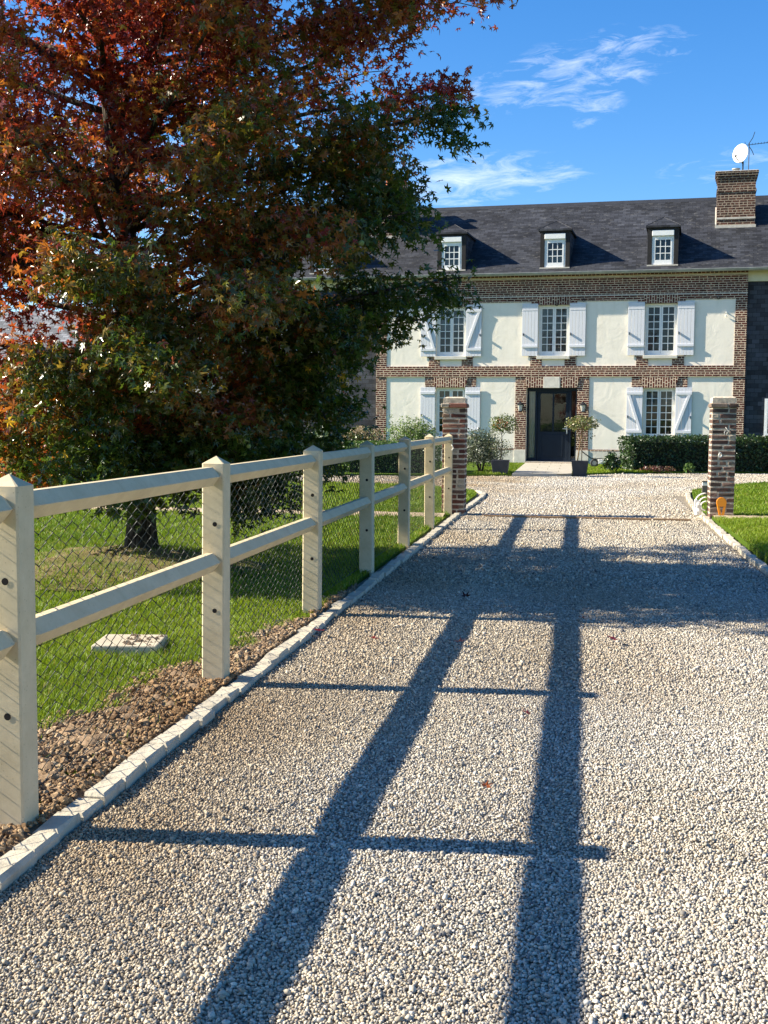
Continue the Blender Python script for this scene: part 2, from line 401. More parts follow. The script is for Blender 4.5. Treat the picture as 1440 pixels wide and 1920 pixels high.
BED = [(-30, 24.4), (-12, 24.7), (-5.6, 25.5), (-1.8, 26.4), (-1.4, 26.6), (-.1, 27.0), (.05, 27.35), (1.1, 28.75), (2.6, 29.3), (5, 30.1), (9, 31.0), (22, 33), (22, 60), (-30, 60)]
tag(poly_sheet('house_lawn', M_LAWN, BED, .03), kind='structure')
tag(poly_sheet('paved_path', M_PAVE, [(-1.42, 26.45), (-.12, 26.85), (-.08, 33.38), (-1.42, 33.38)], .045), kind='structure')
def path_joints():
    mb = MB()
    for k in range(12):
        y = 26.75 + k * .56; mb.box(-1.4, -.1, y, y + .025, .03, .047)
        xx = -1.0 + .28 * (k % 3); mb.box(xx, xx + .02, y + .026, y + .558, .03, .047)
    return mb.build('path_joints', simple('mossy_joint', (.20, .17, .11), .95))
tag(path_joints(), kind='structure')
# bare soil strip between kerb and lawn, and the sandy backfill of a trench
def soil_strip():
    n, m = 26, 190; V = []; 
    y = np.linspace(-1, 8.6, m); X = np.zeros((m, n)); Y = np.zeros((m, n)); Z = np.zeros((m, n))
    for j in range(m):
        w = .50 * np.clip((7.6 - y[j]) / 3.4, .03, 1) + .05 * np.sin(y[j] * 5) + .03 * np.sin(y[j] * 13)
        X[j] = np.linspace(-1.60 - max(w, .02), -1.572, n); Y[j] = y[j]
        e = np.sin(np.linspace(0, np.pi, n)) ** .6
        Z[j] = .0 + .022 * e + e * (.010 * np.sin(21 * X[j] + 17 * y[j]) + .009 * np.sin(37 * y[j] - 23 * X[j]) + .008 * rng.standard_normal(n))
    V = np.stack([X, Y, Z], -1).reshape(-1, 3); i = np.arange(n * m).reshape(m, n)
    F = np.stack([i[:-1, :-1], i[:-1, 1:], i[1:, 1:], i[1:, :-1]], -1).reshape(-1, 4)
    return link('soil_bed', fast_mesh('soil_bed', V, [F], M_SOIL, None, True))
tag(soil_strip(), kind='structure')
def trench(name, x0, x1, yc, w, z):
    n, m = 60, 9; X = np.zeros((m, n)); Y = np.zeros((m, n)); Z = np.zeros((m, n)); xs = np.linspace(x0, x1, n)
    for j in range(m):
        t = j / (m - 1) * 2 - 1; X[j] = xs
        Y[j] = yc + t * (w + .06 * np.sin(xs * 4) + .05 * np.sin(xs * 9.3 + 1)); Z[j] = z + .03 * (1 - t * t) + .006 * np.sin(xs * 31 + j * 2)
    V = np.stack([X, Y, Z], -1).reshape(-1, 3); i = np.arange(n * m).reshape(m, n)
    F = np.stack([i[:-1, :-1], i[:-1, 1:], i[1:, 1:], i[1:, :-1]], -1).reshape(-1, 4)
    return link(name, fast_mesh(name, V, [F], M_SAND, None, True))
tag(trench('sandy_soil_strip', -6.5, -1.66, 15.1, .27, .012), kind='structure')
tag(trench('sandy_soil_strip', 1.70, 6.5, 15.35, .20, .038), kind='structure')
TREE = Vector((-3.57, 9.4, .10))
def mound():
    n = 48; rr = np.linspace(0, 1, 16); V = []; F = []
    for i, r in enumerate(rr):
        for j in range(n):
            a = 2 * np.pi * j / n; w = 1 + .12 * np.sin(3 * a + 1) + .08 * np.sin(5 * a)
            z = .02 + .15 * (1 - r ** 2.2) + .012 * np.sin(9 * a + 7 * r) * (1 - r) + .008 * np.sin(23 * a + 31 * r)
            V.append((TREE.x - .1 + 1.05 * r * w * np.cos(a), TREE.y - .35 + 1.25 * r * w * np.sin(a), max(z, .0)))
    for i in range(15):
        for j in range(n): F.append((i * n + j, i * n + (j + 1) % n, (i + 1) * n + (j + 1) % n, (i + 1) * n + j))
    t = NT('dry_grass_mulch')
    c = t.mix(t.noise(9, 8, .7), (.11, .085, .04), (.40, .32, .17)); c = t.mix(t.ramp(t.noise(3, 6), [(.45, (0, 0, 0)), (.65, (.8,) * 3)]), c, (.10, .14, .03))
    m = t.done(c, .95, t.bump(t.noise(40, 7, .7), 1, .04), .05)
    return link('soil_mound', fast_mesh('soil_mound', np.array(V), [np.array(F)], m, None, True))
tag(mound(), kind='structure')
# kerbs of granite setts
def kerb(name, line, width, ztop, L=.17):
    mb = MB(); line = [Vector((*p, 0)) for p in line]; s = 0
    segs = []; 
    for a, b in zip(line[:-1], line[1:]): segs.append((a, b, (b - a).length))
    total = sum(q[2] for q in segs)
    def at(t):
        for a, b, l in segs:
            if t <= l: return a + (b - a) * (t / l), (b - a).normalized()
            t -= l
        return segs[-1][1].copy(), (segs[-1][1] - segs[-1][0]).normalized()
    while s < total - .05:
        l = L * random.uniform(.75, 1.35); p, dr = at(s); q, dr2 = at(min(s + l - .002, total)); nrm = Vector((-dr.y, dr.x, 0))
        w = width * .5; zz = ztop + random.uniform(-.007, .007); o = random.uniform(-.008, .008)
        def c(pp, k, z, i=0): 
            v = pp + nrm * (k * (w - i + random.uniform(-.006, .006)) + o); return (v.x, v.y, z)
        v = [c(p, -1, -.1), c(q, -1, -.1), c(q, 1, -.1), c(p, 1, -.1), c(p, -1, zz - .012), c(q, -1, zz - .012), c(q, 1, zz - .012), c(p, 1, zz - .012)]
        pi, qi = p + dr * .01, q - dr * .01
        v += [c(pi, -1, zz + random.uniform(-.004, .004), .005), c(qi, -1, zz + random.uniform(-.004, .004), .005), c(qi, 1, zz + random.uniform(-.004, .004), .005), c(pi, 1, zz + random.uniform(-.004, .004), .005)]
        f = [(0, 3, 2, 1), (0, 1, 5, 4), (1, 2, 6, 5), (2, 3, 7, 6), (3, 0, 4, 7), (4, 5, 9, 8), (5, 6, 10, 9), (6, 7, 11, 10), (7, 4, 8, 11), (8, 9, 10, 11)]
        mb.add(v, f); s += l
    return mb.build(name, M_KERB)
tag(kerb('left_kerb', [(-1.535, -1), (-1.53, 8), (-1.53, 16), (-1.50, 19.2), (-1.55, 20.1), (-1.70, 20.6)], .078, .022, .20), kind='structure')
tag(kerb('right_kerb', [(1.585, 3), (1.585, 11), (1.62, 14.6), (1.66, 17), (1.745, 19), (1.88, 20.9), (2.12, 21.6), (2.5, 22.55), (3.25, 23.95)], .066, .028, .2), kind='structure')

# ------------------------------------------------------------------ the house
HO = Vector((-.703, 33.771, 0)); HRZ = R(-5.5)
house = tag(empty('country_house', HO, HRZ), 'long two-storey country house of cream stucco and brick bands under a dark slate roof', 'house'); house.scale = (.9975, 1, .990)
HW = 5.14
def hp(mb, name, mat, parent=house, **k): return mb.build(name, mat, parent, **k)
WX = (-2.94, -.015, 2.905)
# stucco wall with openings: built of panels (front plane y = 0)
def wall_panels():
    mb = MB(); y0, y1 = 0, .32
    holes = [(c - .43, c + .43, 3.06, 4.49) for c in WX] + [(c - .43, c + .43, .76, 2.17) for c in (WX[0], WX[2])] + [(-.75, .67, .0, 2.17)]
    xs = sorted({-HW, HW, *[h[0] for h in holes], *[h[1] for h in holes]}); zs = sorted({-.1, 5.36, *[h[2] for h in holes], *[h[3] for h in holes]})
    for a, b in zip(xs[:-1], xs[1:]):
        for c, e in zip(zs[:-1], zs[1:]):
            mx, mz = (a + b) / 2, (c + e) / 2
            if not any(h[0] < mx < h[1] and h[2] < mz < h[3] for h in holes): mb.box(a, b, y0, y1, c, e)
    return mb
wm = wall_panels().build('wall', M_STUCCO, house)
bm = bmesh.new(); bm.from_mesh(wm.data); bmesh.ops.remove_doubles(bm, verts=bm.verts, dist=1e-4)
seen = {}
for f in list(bm.faces):
    k = tuple(sorted(v.index for v in f.verts)); seen.setdefault(k, []).append(f)
bmesh.ops.delete(bm, geom=[f for q in seen.values() if len(q) > 1 for f in q], context='FACES'); bm.to_mesh(wm.data); bm.free()
bk = MB(); P = -.022
bk.box(-HW - .01, HW + .01, P, -.001, 4.57, 5.25)                                   # frieze under the gutter
bk.box(-HW - .01, HW + .01, P - .03, -.001, 5.25, 5.35)                             # projecting top courses
bk.box(-HW - .01, -HW + .30, P, -.001, .40, 2.47); bk.box(HW - .29, HW + .01, P, -.001, .40, 2.47)
bk.box(-HW - .01, -HW + .30, P, -.001, 2.77, 4.57); bk.box(HW - .29, HW + .01, P, -.001, 2.77, 4.57)
bk.box(-HW - .01, HW + .01, P - .022, -.001, 2.47, 2.77)                            # band between the storeys
bk.box(-1.06, -.751, P, -.001, .40, 2.47); bk.box(.671, 1.0, P, -.001, .40, 2.47)   # door jambs
for c in WX:
    for s in (-1, 1):
        a, b = sorted((c + s * .455, c + s * .635)); bk.box(a, b, P, -.001, 4.50, 4.57)
        a, b = sorted((c + s * .32, c + s * .64)); bk.box(a, b, P, -.001, 2.77, 3.045)
        if c != WX[1]:
            a, b = sorted((c + s * .475, c + s * .745)); bk.box(a, b, P, -.001, 2.19, 2.47)
for a, b in ((-HW + .3, -1.06), (1.0, HW - .29)): bk.box(a, b, -.014, -.001, .385, .435)
hp(bk, 'brickwork', M_BRICK)
def arch(c, z0, z1, w0, w1, d=P - .004):
    ar = MB(); ar.prism([(c - w0, z0), (c + w0, z0), (c + w1, z1), (c - w1, z1)], 'y', d, -.002); hp(ar, 'brick_lintel', M_ARCH)
for c in WX: arch(c, 4.48, 4.71, .44, .475)
for c in (WX[0], WX[2]): arch(c, 2.165, 2.455, .44, .50, P - .026)
for a, b, c_, d_ in ((-.74, -.285, -.80, -.275), (.195, .665, .185, .72)):
    ar = MB(); ar.prism([(a, 2.165), (b, 2.165), (d_, 2.46), (c_, 2.46)], 'y', P - .026, -.002); hp(ar, 'brick_lintel', M_ARCH)
stn = MB()
stn.prism([(-.28, 2.155), (.19, 2.155), (.18, 2.462), (-.27, 2.462)], 'y', P - .036, -.002); hp(stn, 'keystone', M_STONE, bevel=.006)
for a, b in ((-1.08, -.752), (.672, 1.02)):
    q = MB(); q.box(a, b, -.035, -.001, -.05, .398); hp(q, 'jamb_stone', M_STONE, bevel=.006)
for a, b in ((-HW, -1.081), (1.021, HW)):
    q = MB(); q.box(a, b, -.012, -.001, -.05, .384); hp(q, 'plinth', M_STONE)
# thin mortar strings across the frieze
for z in (4.705, 5.215):
    sg = MB(); sg.box(-HW - .012, HW + .012, P - .014, P - .0005, z, z + .03); hp(sg, 'string_course', M_LEAD)
stp = MB(); stp.box(-.74, .66, -.10, .12, -.05, .055); hp(stp, 'doorstep', M_BRICK, bevel=.006)
# inside darkness
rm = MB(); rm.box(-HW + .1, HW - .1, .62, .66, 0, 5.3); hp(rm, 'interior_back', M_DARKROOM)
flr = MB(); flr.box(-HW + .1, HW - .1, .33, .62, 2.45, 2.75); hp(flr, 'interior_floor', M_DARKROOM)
def window(c, z0, z1, curtain, parent=house, w=.43, y=.10, cols=2, rows=6, leaves=2, sill=None):
    f = MB(); b = .045
    f.box(c - w + .002, c - w + b, y, y + .06, z0 + .002, z1 - .002); f.box(c + w - b, c + w - .002, y, y + .06, z0 + .002, z1 - .002)
    f.box(c - w + b, c + w - b, y, y + .06, z1 - b - .01, z1 - .002); f.box(c - w + b, c + w - b, y - .012, y + .06, z0 + .002, z0 + .055)
    lw = (2 * w - 2 * b) / leaves
    for k in range(leaves):
        x0 = c - w + b + k * lw + .003; x1 = x0 + lw - .006; s = .042; a, e = z0 + .057, z1 - b - .013; yy = y - .008
        f.box(x0, x0 + s, yy, yy + .05, a, e); f.box(x1 - s, x1, yy, yy + .05, a, e)
        f.box(x0 + s, x1 - s, yy, yy + .05, a, a + .075); f.box(x0 + s, x1 - s, yy, yy + .05, e - s, e)
        gx0, gx1, gz0, gz1 = x0 + s, x1 - s, a + .075, e - s
        for i in range(1, cols):
            xx = gx0 + (gx1 - gx0) * i / cols; f.box(xx - .010, xx + .010, yy + .006, yy + .04, gz0, gz1)
        for j in range(1, rows):
            zz = gz0 + (gz1 - gz0) * j / rows
            for i in range(cols):
                xa = gx0 + (gx1 - gx0) * i / cols + (.0105 if i else 0); xb = gx0 + (gx1 - gx0) * (i + 1) / cols - (.0105 if i < cols - 1 else 0)
                f.box(xa, xb, yy + .0065, yy + .0395, zz - .010, zz + .010)
    wf = f.build('window', M_WHITE, parent)
    g = MB(); g.add([(c - w + .03, y + .02, z0 + .05), (c + w - .03, y + .02, z0 + .05), (c + w - .03, y + .02, z1 - .04), (c - w + .03, y + .02, z1 - .04)], [(0, 1, 2, 3)])
    g.build('pane', M_GLASS, wf)
    for (a, b2, lo, hi) in curtain:
        q = MB(); n = 24; v = []
        for i in range(n + 1):
            xx = c - w + .04 + (a + (b2 - a) * i / n) * (2 * w - .08); yy = y + .10 + .014 * math.sin(i * 1.9)
            v += [(xx, yy, z0 + .03 + lo * (z1 - z0 - .06)), (xx, yy, z0 + .03 + hi * (z1 - z0 - .06))]
        q.add(v, [(2 * i, 2 * i + 2, 2 * i + 3, 2 * i + 1) for i in range(n)]); q.build('curtain', M_NET, wf)
    if sill:
        q = MB(); q.box(c - sill[0], c + sill[0], sill[1], .09, sill[2], sill[3]); q.build('sill', M_STONE, wf, bevel=.008)
    return wf
UP, LO = (.46, -.085, 2.965, 3.058), (.44, -.055, .69, .757)
window(WX[0], 3.06, 4.48, [(0, 1, .55, 1)], sill=UP)
window(WX[1], 3.06, 4.48, [(0, 1, .0, 1)], sill=UP)
window(WX[2], 3.06, 4.48, [(0, .3, .0, .42)], sill=UP)
window(WX[0], .76, 2.165, [(0, 1, .66, 1)], sill=LO)
window(WX[2], .76, 2.165, [(0, 1, .66, 1)], sill=LO)
def shutter(x0, x1, z0, z1, kind):
    mb = MB(); n = 5; w = (x1 - x0) / n; y0, y1 = -.056, -.032
    for i in range(n): mb.box(x0 + i * w + .0025, x0 + (i + 1) * w - .0025, y0, y1, z0, z1)
    left = x0 + x1 < 0
    if kind == 'flat':                                  # inner face: flush top board, one moulded ledge low down
        mb.box(x0 + .005, x1 - .005, y0 - .006, y0 - .0005, z1 - .19, z1 - .005)
        mb.box(x0 + .002, x1 - .002, y0 - .030, y0 - .0005, z0 + .235, z0 + .30)
    else:
        mb.box(x0 + .002, x1 - .002, y0 - .028, y0 - .0005, z1 - .20, z1 - .125); mb.box(x0 + .002, x1 - .002, y0 - .028, y0 - .0005, z0 + .16, z0 + .235)
        if kind != 'ledge':
            ztop, zb = z1 - .203, z0 + .238; t = .075
            xa, xb = (x0 + .03, x1 - .05) if kind == '\\' else (x1 - .03 - t, x0 + .05 - t + .05)
            mb.prism([(xa, ztop), (xa + t, ztop), (xb + t * .5, zb), (xb - t * .5, zb)], 'y', y0 - .027, y0 - .0006)
    o = mb.build('shutter', M_SHUT, house, bevel=.003, seg=1)
    hd = MB(); xm = x1 - .04 if kind in ('/',) else x0 + .04
    hd.box(xm - .008, xm + .008, y0 - .055, y0 - .001, z0 + .57, z0 + .64)
    hd.build('catch', M_BLACK, o)
    st = MB(); st.box((x0 + x1) / 2 - .01, (x0 + x1) / 2 + .01, -.09, -.002, z0 - .03, z0 - .004); st.build('stay', M_BLACK, o)
for c, (ka, kb) in zip(WX, (('\\', '/'), ('flat', 'flat'), ('flat', 'flat'))):
    shutter(c - .885, c - .437, 3.055, 4.515, ka); shutter(c + .437, c + .885, 3.055, 4.515, kb)
for c, (ka, kb) in ((WX[0], ('ledge', 'ledge')), (WX[2], ('\\', '/'))):
    shutter(c - .875, c - .44, .755, 2.17, ka); shutter(c + .44, c + .875, .755, 2.17, kb)
# door
dr = MB(); y = .14
dr.box(-.745, .665, y, y + .09, 2.07, 2.165); dr.box(-.745, -.70, y, y + .09, .06, 2.07); dr.box(.62, .665, y, y + .09, .06, 2.07)
dr.box(-.515, -.46, y, y + .09, .06, 2.07); dr.box(.44, .50, y, y + .09, .06, 2.07)
dr.box(-.70, -.515, y + .01, y + .08, .06, .17); dr.box(.50, .62, y + .01, y + .08, .06, .17)
dro = dr.build('door', M_NAVY, house)
lf = MB()
lf.box(-.455, -.37, y + .03, y + .08, .07, 2.065); lf.box(.345, .435, y + .03, y + .08, .07, 2.065); lf.box(-.37, .345, y + .03, y + .08, 2.0, 2.065)
lf.box(-.37, .345, y + .03, y + .08, .07, .92); lf.box(-.03, .015, y + .032, y + .078, .92, 2.0); lf.box(-.30, .275, y + .018, y + .0295, .22, .84)
lf.build('door_leaf', M_NAVY, dro, bevel=.004)
g = MB()
for a, b, z0, z1 in ((-.37, .345, .92, 2.0), (-.70, -.515, .17, 2.07), (.50, .62, .17, 2.07)): g.add([(a, y + .055, z0), (b, y + .055, z0), (b, y + .055, z1), (a, y + .055, z1)], [(0, 1, 2, 3)])
g.build('pane', M_GLASS, dro)
cu = MB(); v = []
for i in range(13): v += [(-.70 + .19 * i / 12, y + .12 + .012 * math.sin(i * 2.3), .12), (-.70 + .19 * i / 12, y + .12 + .012 * math.sin(i * 2.3), 2.06)]
cu.add(v, [(2 * i, 2 * i + 2, 2 * i + 3, 2 * i + 1) for i in range(12)]); cu.build('curtain', simple('linen_curtain', (.55, .54, .47), .9, .1), dro)
hn = MB(); hn.box(.372, .402, y + .012, y + .0295, .86, 1.10); hn.box(.27, .40, y - .03, y - .012, .995, 1.018); hn.box(.38, .396, y - .03, y + .012, .995, 1.018)
hn.build('handle', M_CHROME, dro, bevel=.003)
th = MB(); th.box(-.74, .66, .0, y + .08, .0555, .075); th.build('threshold', M_CHROME, dro)
# roof -------------------------------------------------------------------
ZE, YE, RD = 5.385, -.24, 2.92          # eaves height/offset, ridge depth
def zroof(yy): return ZE + .755 * (yy - YE)
LX, RX = -10.4, 13.5
rf = MB(); t = .05
zr = zroof(RD)
rf.prism([(YE, ZE), (RD, zr), (RD + 3.1, ZE), (RD + 3.1, ZE - t), (RD, zr - t), (YE, ZE - t)], 'x', LX, RX)
roof = hp(rf, 'roof', M_SLATE)
rg = MB(); rg.prism([(RD - .10, zr - .07), (RD - .06, zr + .035), (RD + .06, zr + .035), (RD + .10, zr - .07)], 'x', LX - .02, RX + .02); rg.build('ridge_cap', M_RIDGE, roof)
gt = MB(); pr = [(YE - .02 + .07 * math.cos(a), ZE - .035 + .07 * math.sin(a)) for a in np.linspace(math.pi, 2 * math.pi, 9)]
pr += [(YE + .042, ZE - .035), (YE - .078 + .0, ZE - .035)][:1] + [(YE - .02 + .058 * math.cos(a), ZE - .03 + .058 * math.sin(a)) for a in np.linspace(2 * math.pi, math.pi, 9)]
gt.prism(pr, 'x', LX, RX)
gt.tube([(LX, YE - .092, ZE - .033), (RX, YE - .092, ZE - .033)], .012, 6)
gut = hp(gt, 'gutter', M_ZINC, smooth=False)
sf = MB(); sf.box(-HW - .01, HW + .01, YE + .02, -.03, ZE - .055, ZE - .035); hp(sf, 'soffit', M_BOX)
# wings
for a, b in ((HW + .012, RX - .2), (LX + .15, -HW - .012)):
    wg = MB(); wg.box(a, b, .10, .36, -.1, 5.03); hp(wg, 'slate_wing_wall', M_SLATEW)
for a, b in ((HW + .012, RX - .2), (LX + .15, -HW - .012)):
    fa = MB(); fa.box(a, b, .055, .30, 5.031, 5.34); hp(fa, 'fascia_board', M_BOX)
sd = MB(); sd.prism([(.36, -.1), (5.7, -.1), (5.7, 5.3), (RD, zr - .1), (.36, 5.3)], 'x', LX + .15, LX + .4); hp(sd, 'gable_wall', M_SLATEW)
window(6.11, .80, 1.88, [(0, 1, 0, 1)], house, .43, .06)
window(-7.55, 3.2, 4.55, [(0, 1, .4, 1)], house, .42, .05); window(-9.5, .1, 2.1, [(0, 1, .4, 1)], house, .5, .05, 2, 5)
for a in (-8.45, -7.12): shutter(a, a + .45, 3.2, 4.55, 'flat')
# dormers
def dormer(c):
    yf = -.07; zs = zroof(yf) + .0; ze = 6.57; hw = .405
    mb = MB()
    yb = YE + (ze - ZE) / .755
    for s in (-1, 1):                                             # slate cheeks and front posts
        a, b = sorted((c + s * hw, c + s * (hw - .05)))
        mb.prism([(yf, zs + .0), (yf, ze), (yb, ze)], 'x', a, b)
    do = mb.build('dormer', M_SLATEW, house)
    fp = MB()
    for s in (-1, 1): a, b = sorted((c + s * (hw + .002), c + s * .292)); fp.box(a, b, yf - .012, yf + .08, zs - .02, ze - .001)
    fp.box(c - .292, c + .292, yf - .010, yf + .08, 6.445, ze - .001); fp.build('dormer_front', simple('dark_dormer_cladding', (.020, .018, .017), .7), do)
    r = MB(); o = .055; zt = 6.86; e = .05; yb2 = YE + (zt - ZE) / .755
    A, B = (c - hw - o, yf - .07, ze), (c + hw + o, yf - .07, ze); Pf, Pb = (c, yf + .40, zt), (c, yb2 + .03, zt)
    yb3 = yb + .02; Ab, Bb = (c - hw - o, yb3, ze), (c + hw + o, yb3, ze)
    lo = lambda p: (p[0], p[1], p[2] - e)
    r.add([A, B, Pf, Pb, Ab, Bb, lo(A), lo(B), lo(Ab), lo(Bb)], [(0, 1, 2), (0, 2, 3, 4), (1, 5, 3, 2), (0, 6, 7, 1), (0, 4, 8, 6), (1, 7, 9, 5), (6, 8, 9, 7), (4, 3, 5, 9, 8)])
    r.build('dormer_roof', M_SLATE, do)
    k = MB(); k.tube([A, Pf], .009, 5); k.tube([B, Pf], .009, 5); k.tube([Pf, Pb], .012, 5); pass
    k.build('hip_cap', M_SLATEW, do)
    yv = 1.62; zv = zroof(yv); k = MB(); k.add([(c - .075, yv - .05, zv - .03), (c + .075, yv - .05, zv - .03), (c, yv - .02, zv + .13), (c, yv + .22, zv + .10)], [(0, 1, 2), (1, 3, 2), (3, 0, 2), (0, 3, 1)]); k.build('roof_vent', M_RIDGE, roof)
    s = MB(); s.box(c - hw - .01, c + hw + .01, yf - .06, yf + .02, zs - .035, zs + .0); s.build('dormer_sill', M_LEAD, do)
    bx = MB(); bx.box(c - .290, c + .290, yf - .045, yf + .05, 6.295, 6.445); bx.build('roller_box', M_WHITE, do, bevel=.012)
    w = window(c, zs + .002, 6.293, [(0, 1, 0, .4)], do, .290, yf + .01, 3, 3, 1)
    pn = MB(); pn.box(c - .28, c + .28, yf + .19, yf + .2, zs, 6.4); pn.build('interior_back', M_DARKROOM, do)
    return do
for c in (*WX, -6.75, -9.4): dormer(c)
# chimneys
def chimney(c, pots):
    y0, y1 = 1.55, 2.25; zb = zroof(y0) - .05; h = .515
    mb = MB(); mb.box(c - h, c + h, y0, y1, zb, 8.02)
    for i, (dz, o) in enumerate(((8.02, .018), (8.085, .036), (8.15, .055))): mb.box(c - h - o, c + h + o, y0 - o, y1 + o, dz + (.0005), dz + .065)
    mb.box(c - h - .07, c + h + .07, y0 - .07, y1 + .07, 8.2155, 8.26)
    mb.box(c - h - .022, c + h + .022, y0 - .022, y1 + .022, 7.70, 7.78)
    ch = mb.build('chimney', M_CHIM, roof)
    f = MB(); f.box(c - h - .03, c + h + .03, y0 - .05, y0 - .001, zb, zb + .09); f.box(c - h - .01, c + h + .01, y0 - .025, y0 - .001, zb + .26, zb + .31)
    f.prism([(y0 - .03, zb), (y1 + .0, zb + .6), (y1, zb + .72), (y0 - .03, zb + .12)], 'x', c - h - .035, c - h - .002); f.build('flashing', M_LEAD, ch)
    cp = MB(); cp.box(c - h - .06, c + h + .06, y0 - .06, y1 + .06, 8.2605, 8.285); cp.build('mortar_cap', M_LEAD, ch, bevel=.01)
    for dx, mt in pots:
        p = MB(); p.lathe([(.10, 0), (.10, .05), (.085, .07), (.085, .22), (.11, .24), (.11, .28)] if mt is M_TERRA else [(.075, 0), (.075, .09), (.115, .10), (.115, .125)], 14, (c + dx, 1.9, 8.286)); p.build('chimney_pot', mt, ch, smooth=False)
    return ch
chimney(4.82, [(-.02, M_ZINC)]); chimney(-5.2, [(.36, M_TERRA), (-.12, M_TERRA)])
def hw(lx, ly, lz): return HO + Matrix.Rotation(HRZ, 3, 'Z') @ Vector((lx, ly, lz))
# small fittings of the facade
for (x, z) in ((.80, 4.60), (4.40, 4.60), (.06, 4.49)):
    ft = MB(); ft.tube([(x + .04 * math.cos(a), P - .03, z + .04 * math.sin(a)) for a in np.linspace(0, 2 * math.pi, 13)], .010, 5); hp(ft, 'tie_ring', M_BLACK)
ft = MB(); ft.tube([(4.62, -.001, 4.20), (4.62, -.05, 4.20), (4.61, -.06, 4.12), (4.62, -.03, 4.08)], .022, 5); hp(ft, 'floodlight_bracket', M_PLASTW)

# annex on the far left
ax = tag(empty('slate_roofed_annex', hw(-14.6, .6, 0), HRZ), 'low annex with grey slate roof glimpsed through the red tree, left of the main house', 'outbuilding')
m = MB(); m.box(-4.2, 4.15, 0, 4, -.1, 2.9); m.build('wall', M_STUCCO, ax)
m = MB(); m.prism([(-.2, 2.85), (2, 4.75), (4.2, 2.85), (4.2, 2.78), (2, 4.68), (-.2, 2.78)], 'x', -4.4, 4.2); m.build('roof', slate('pale_annex_slate', (.16, .165, .175), slope=R(41), lich=.5), ax)
for wx in (-2.4, .4): window(wx, .9, 2.1, [(0, 1, .5, 1)], ax, .45, -.06)

# ------------------------------------------------------------------ wall lanterns, dish, aerial
def lantern(lx, label):
    l = tag(empty('wall_lantern', hw(lx, P, 1.46), HRZ), label, 'wall lamp', 'lanterns beside the front door')
    b = MB(); b.box(-.035, .035, -.012, .0, .06, .26); b.tube([(0, -.01, .21), (0, -.05, .235), (0, -.095, .25)], .011, 6)
    b.lathe([(.012, .30), (.03, .275), (.085, .225), (.095, .205), (.095, .195)], 6, (0, -.095, 0)); b.lathe([(.04, .0), (.055, .015), (.055, .028)], 6, (0, -.095, 0))
    for k in range(6):
        a = math.pi * 2 * k / 6; b.tube([(.052 * math.cos(a), -.095 + .052 * math.sin(a), .028), (.078 * math.cos(a), -.095 + .078 * math.sin(a), .195)], .006, 4)
    b.build('frame', M_BLACK, l)
    g = MB(); g.lathe([(.045, .029), (.069, .194)], 6, (0, -.095, 0)); g.build('glass', M_ETCH, l)
lantern(-.905, 'black wall lantern on the brick jamb above the orange-flowering potted shrub')
lantern(.845, 'black wall lantern on the brick jamb, half hidden by the potted rose')
def dish():
    d_ = tag(empty('satellite_dish', hw(4.97, 1.9, 8.20), HRZ), 'white oval satellite dish on top of the right brick chimney', 'satellite dish')
    m = MB(); m.tube([(0, 0, 0), (0, 0, .30)], .02, 8); m.tube([(0, 0, .26), (-.04, -.06, .36)], .03, 8); m.build('mast', M_BLACK, d_)
    n = MB(); k = 24; rings = 6; v = []; f = []
    ax_ = Vector((-.42, -.88, .22)).normalized(); rt = ax_.cross(Vector((0, 0, 1))).normalized(); up = rt.cross(ax_)
    c = Vector((-.06, -.02, .52))
    for side in (0, 1):
        for i in range(rings + 1):
            r = i / rings
            for j in range(k):
                w = 2 * math.pi * j / k; p = c + rt * (.225 * r * math.cos(w)) + up * (.28 * r * math.sin(w)) + ax_ * (.05 * r * r - .012 * side); v.append(p)
    o2 = (rings + 1) * k
    for i in range(rings):
        for j in range(k):
            q = (i * k + j, i * k + (j + 1) % k, (i + 1) * k + (j + 1) % k, (i + 1) * k + j); f += [q, tuple(o2 + t_ for t_ in q[::-1])]
    for j in range(k): f.append((rings * k + j, rings * k + (j + 1) % k, o2 + rings * k + (j + 1) % k, o2 + rings * k + j))
    n.add(v, f); n.build('reflector', M_PLASTW, d_, smooth=True)
    e = c - up * .26; tip = c + ax_ * .36 - up * .20
    a = MB(); a.tube([e, tip], .012, 6); a.build('feed_arm', M_BLACK, d_)
    h_ = MB(); h_.tube([tip - ax_ * .03, tip + up * .03 - ax_ * .06], .028, 8); h_.build('receiver', M_ZINC, d_)
dish()
def aerial():
    a_ = tag(empty('television_aerial', hw(5.13, 2.1, 8.20), HRZ), 'thin comb-like television aerial above the right chimney, behind the dish', 'aerial')
    m = MB(); m.tube([(0, 0, 0), (0, 0, .86)], .012, 6); m.build('mast', M_BLACK, a_)
    b = MB(); b.tube([(-.14, 0, .80), (1.1, -.05, .88)], .009, 5)
    for k in range(13): x = .08 + k * .08; b.tube([(x, -.12, .815 + x * .065), (x, .12, .815 + x * .065)], .004, 4); b.tube([(x, 0, .80 + x * .065), (x, 0, .85 + x * .065)], .006, 4)
    b.build('boom', M_BLACK, a_)
    r = MB(); r.tube([(-.02, 0, .83), (.09, 0, 1.0), (.14, 0, 1.16)], .010, 5); r.tube([(-.02, 0, .79), (.08, 0, .64), (.13, 0, .52)], .010, 5)
    r.tube([(-.10, 0, .80), (-.12, 0, .90)], .007, 4); r.build('reflector', M_BLACK, a_)
aerial()

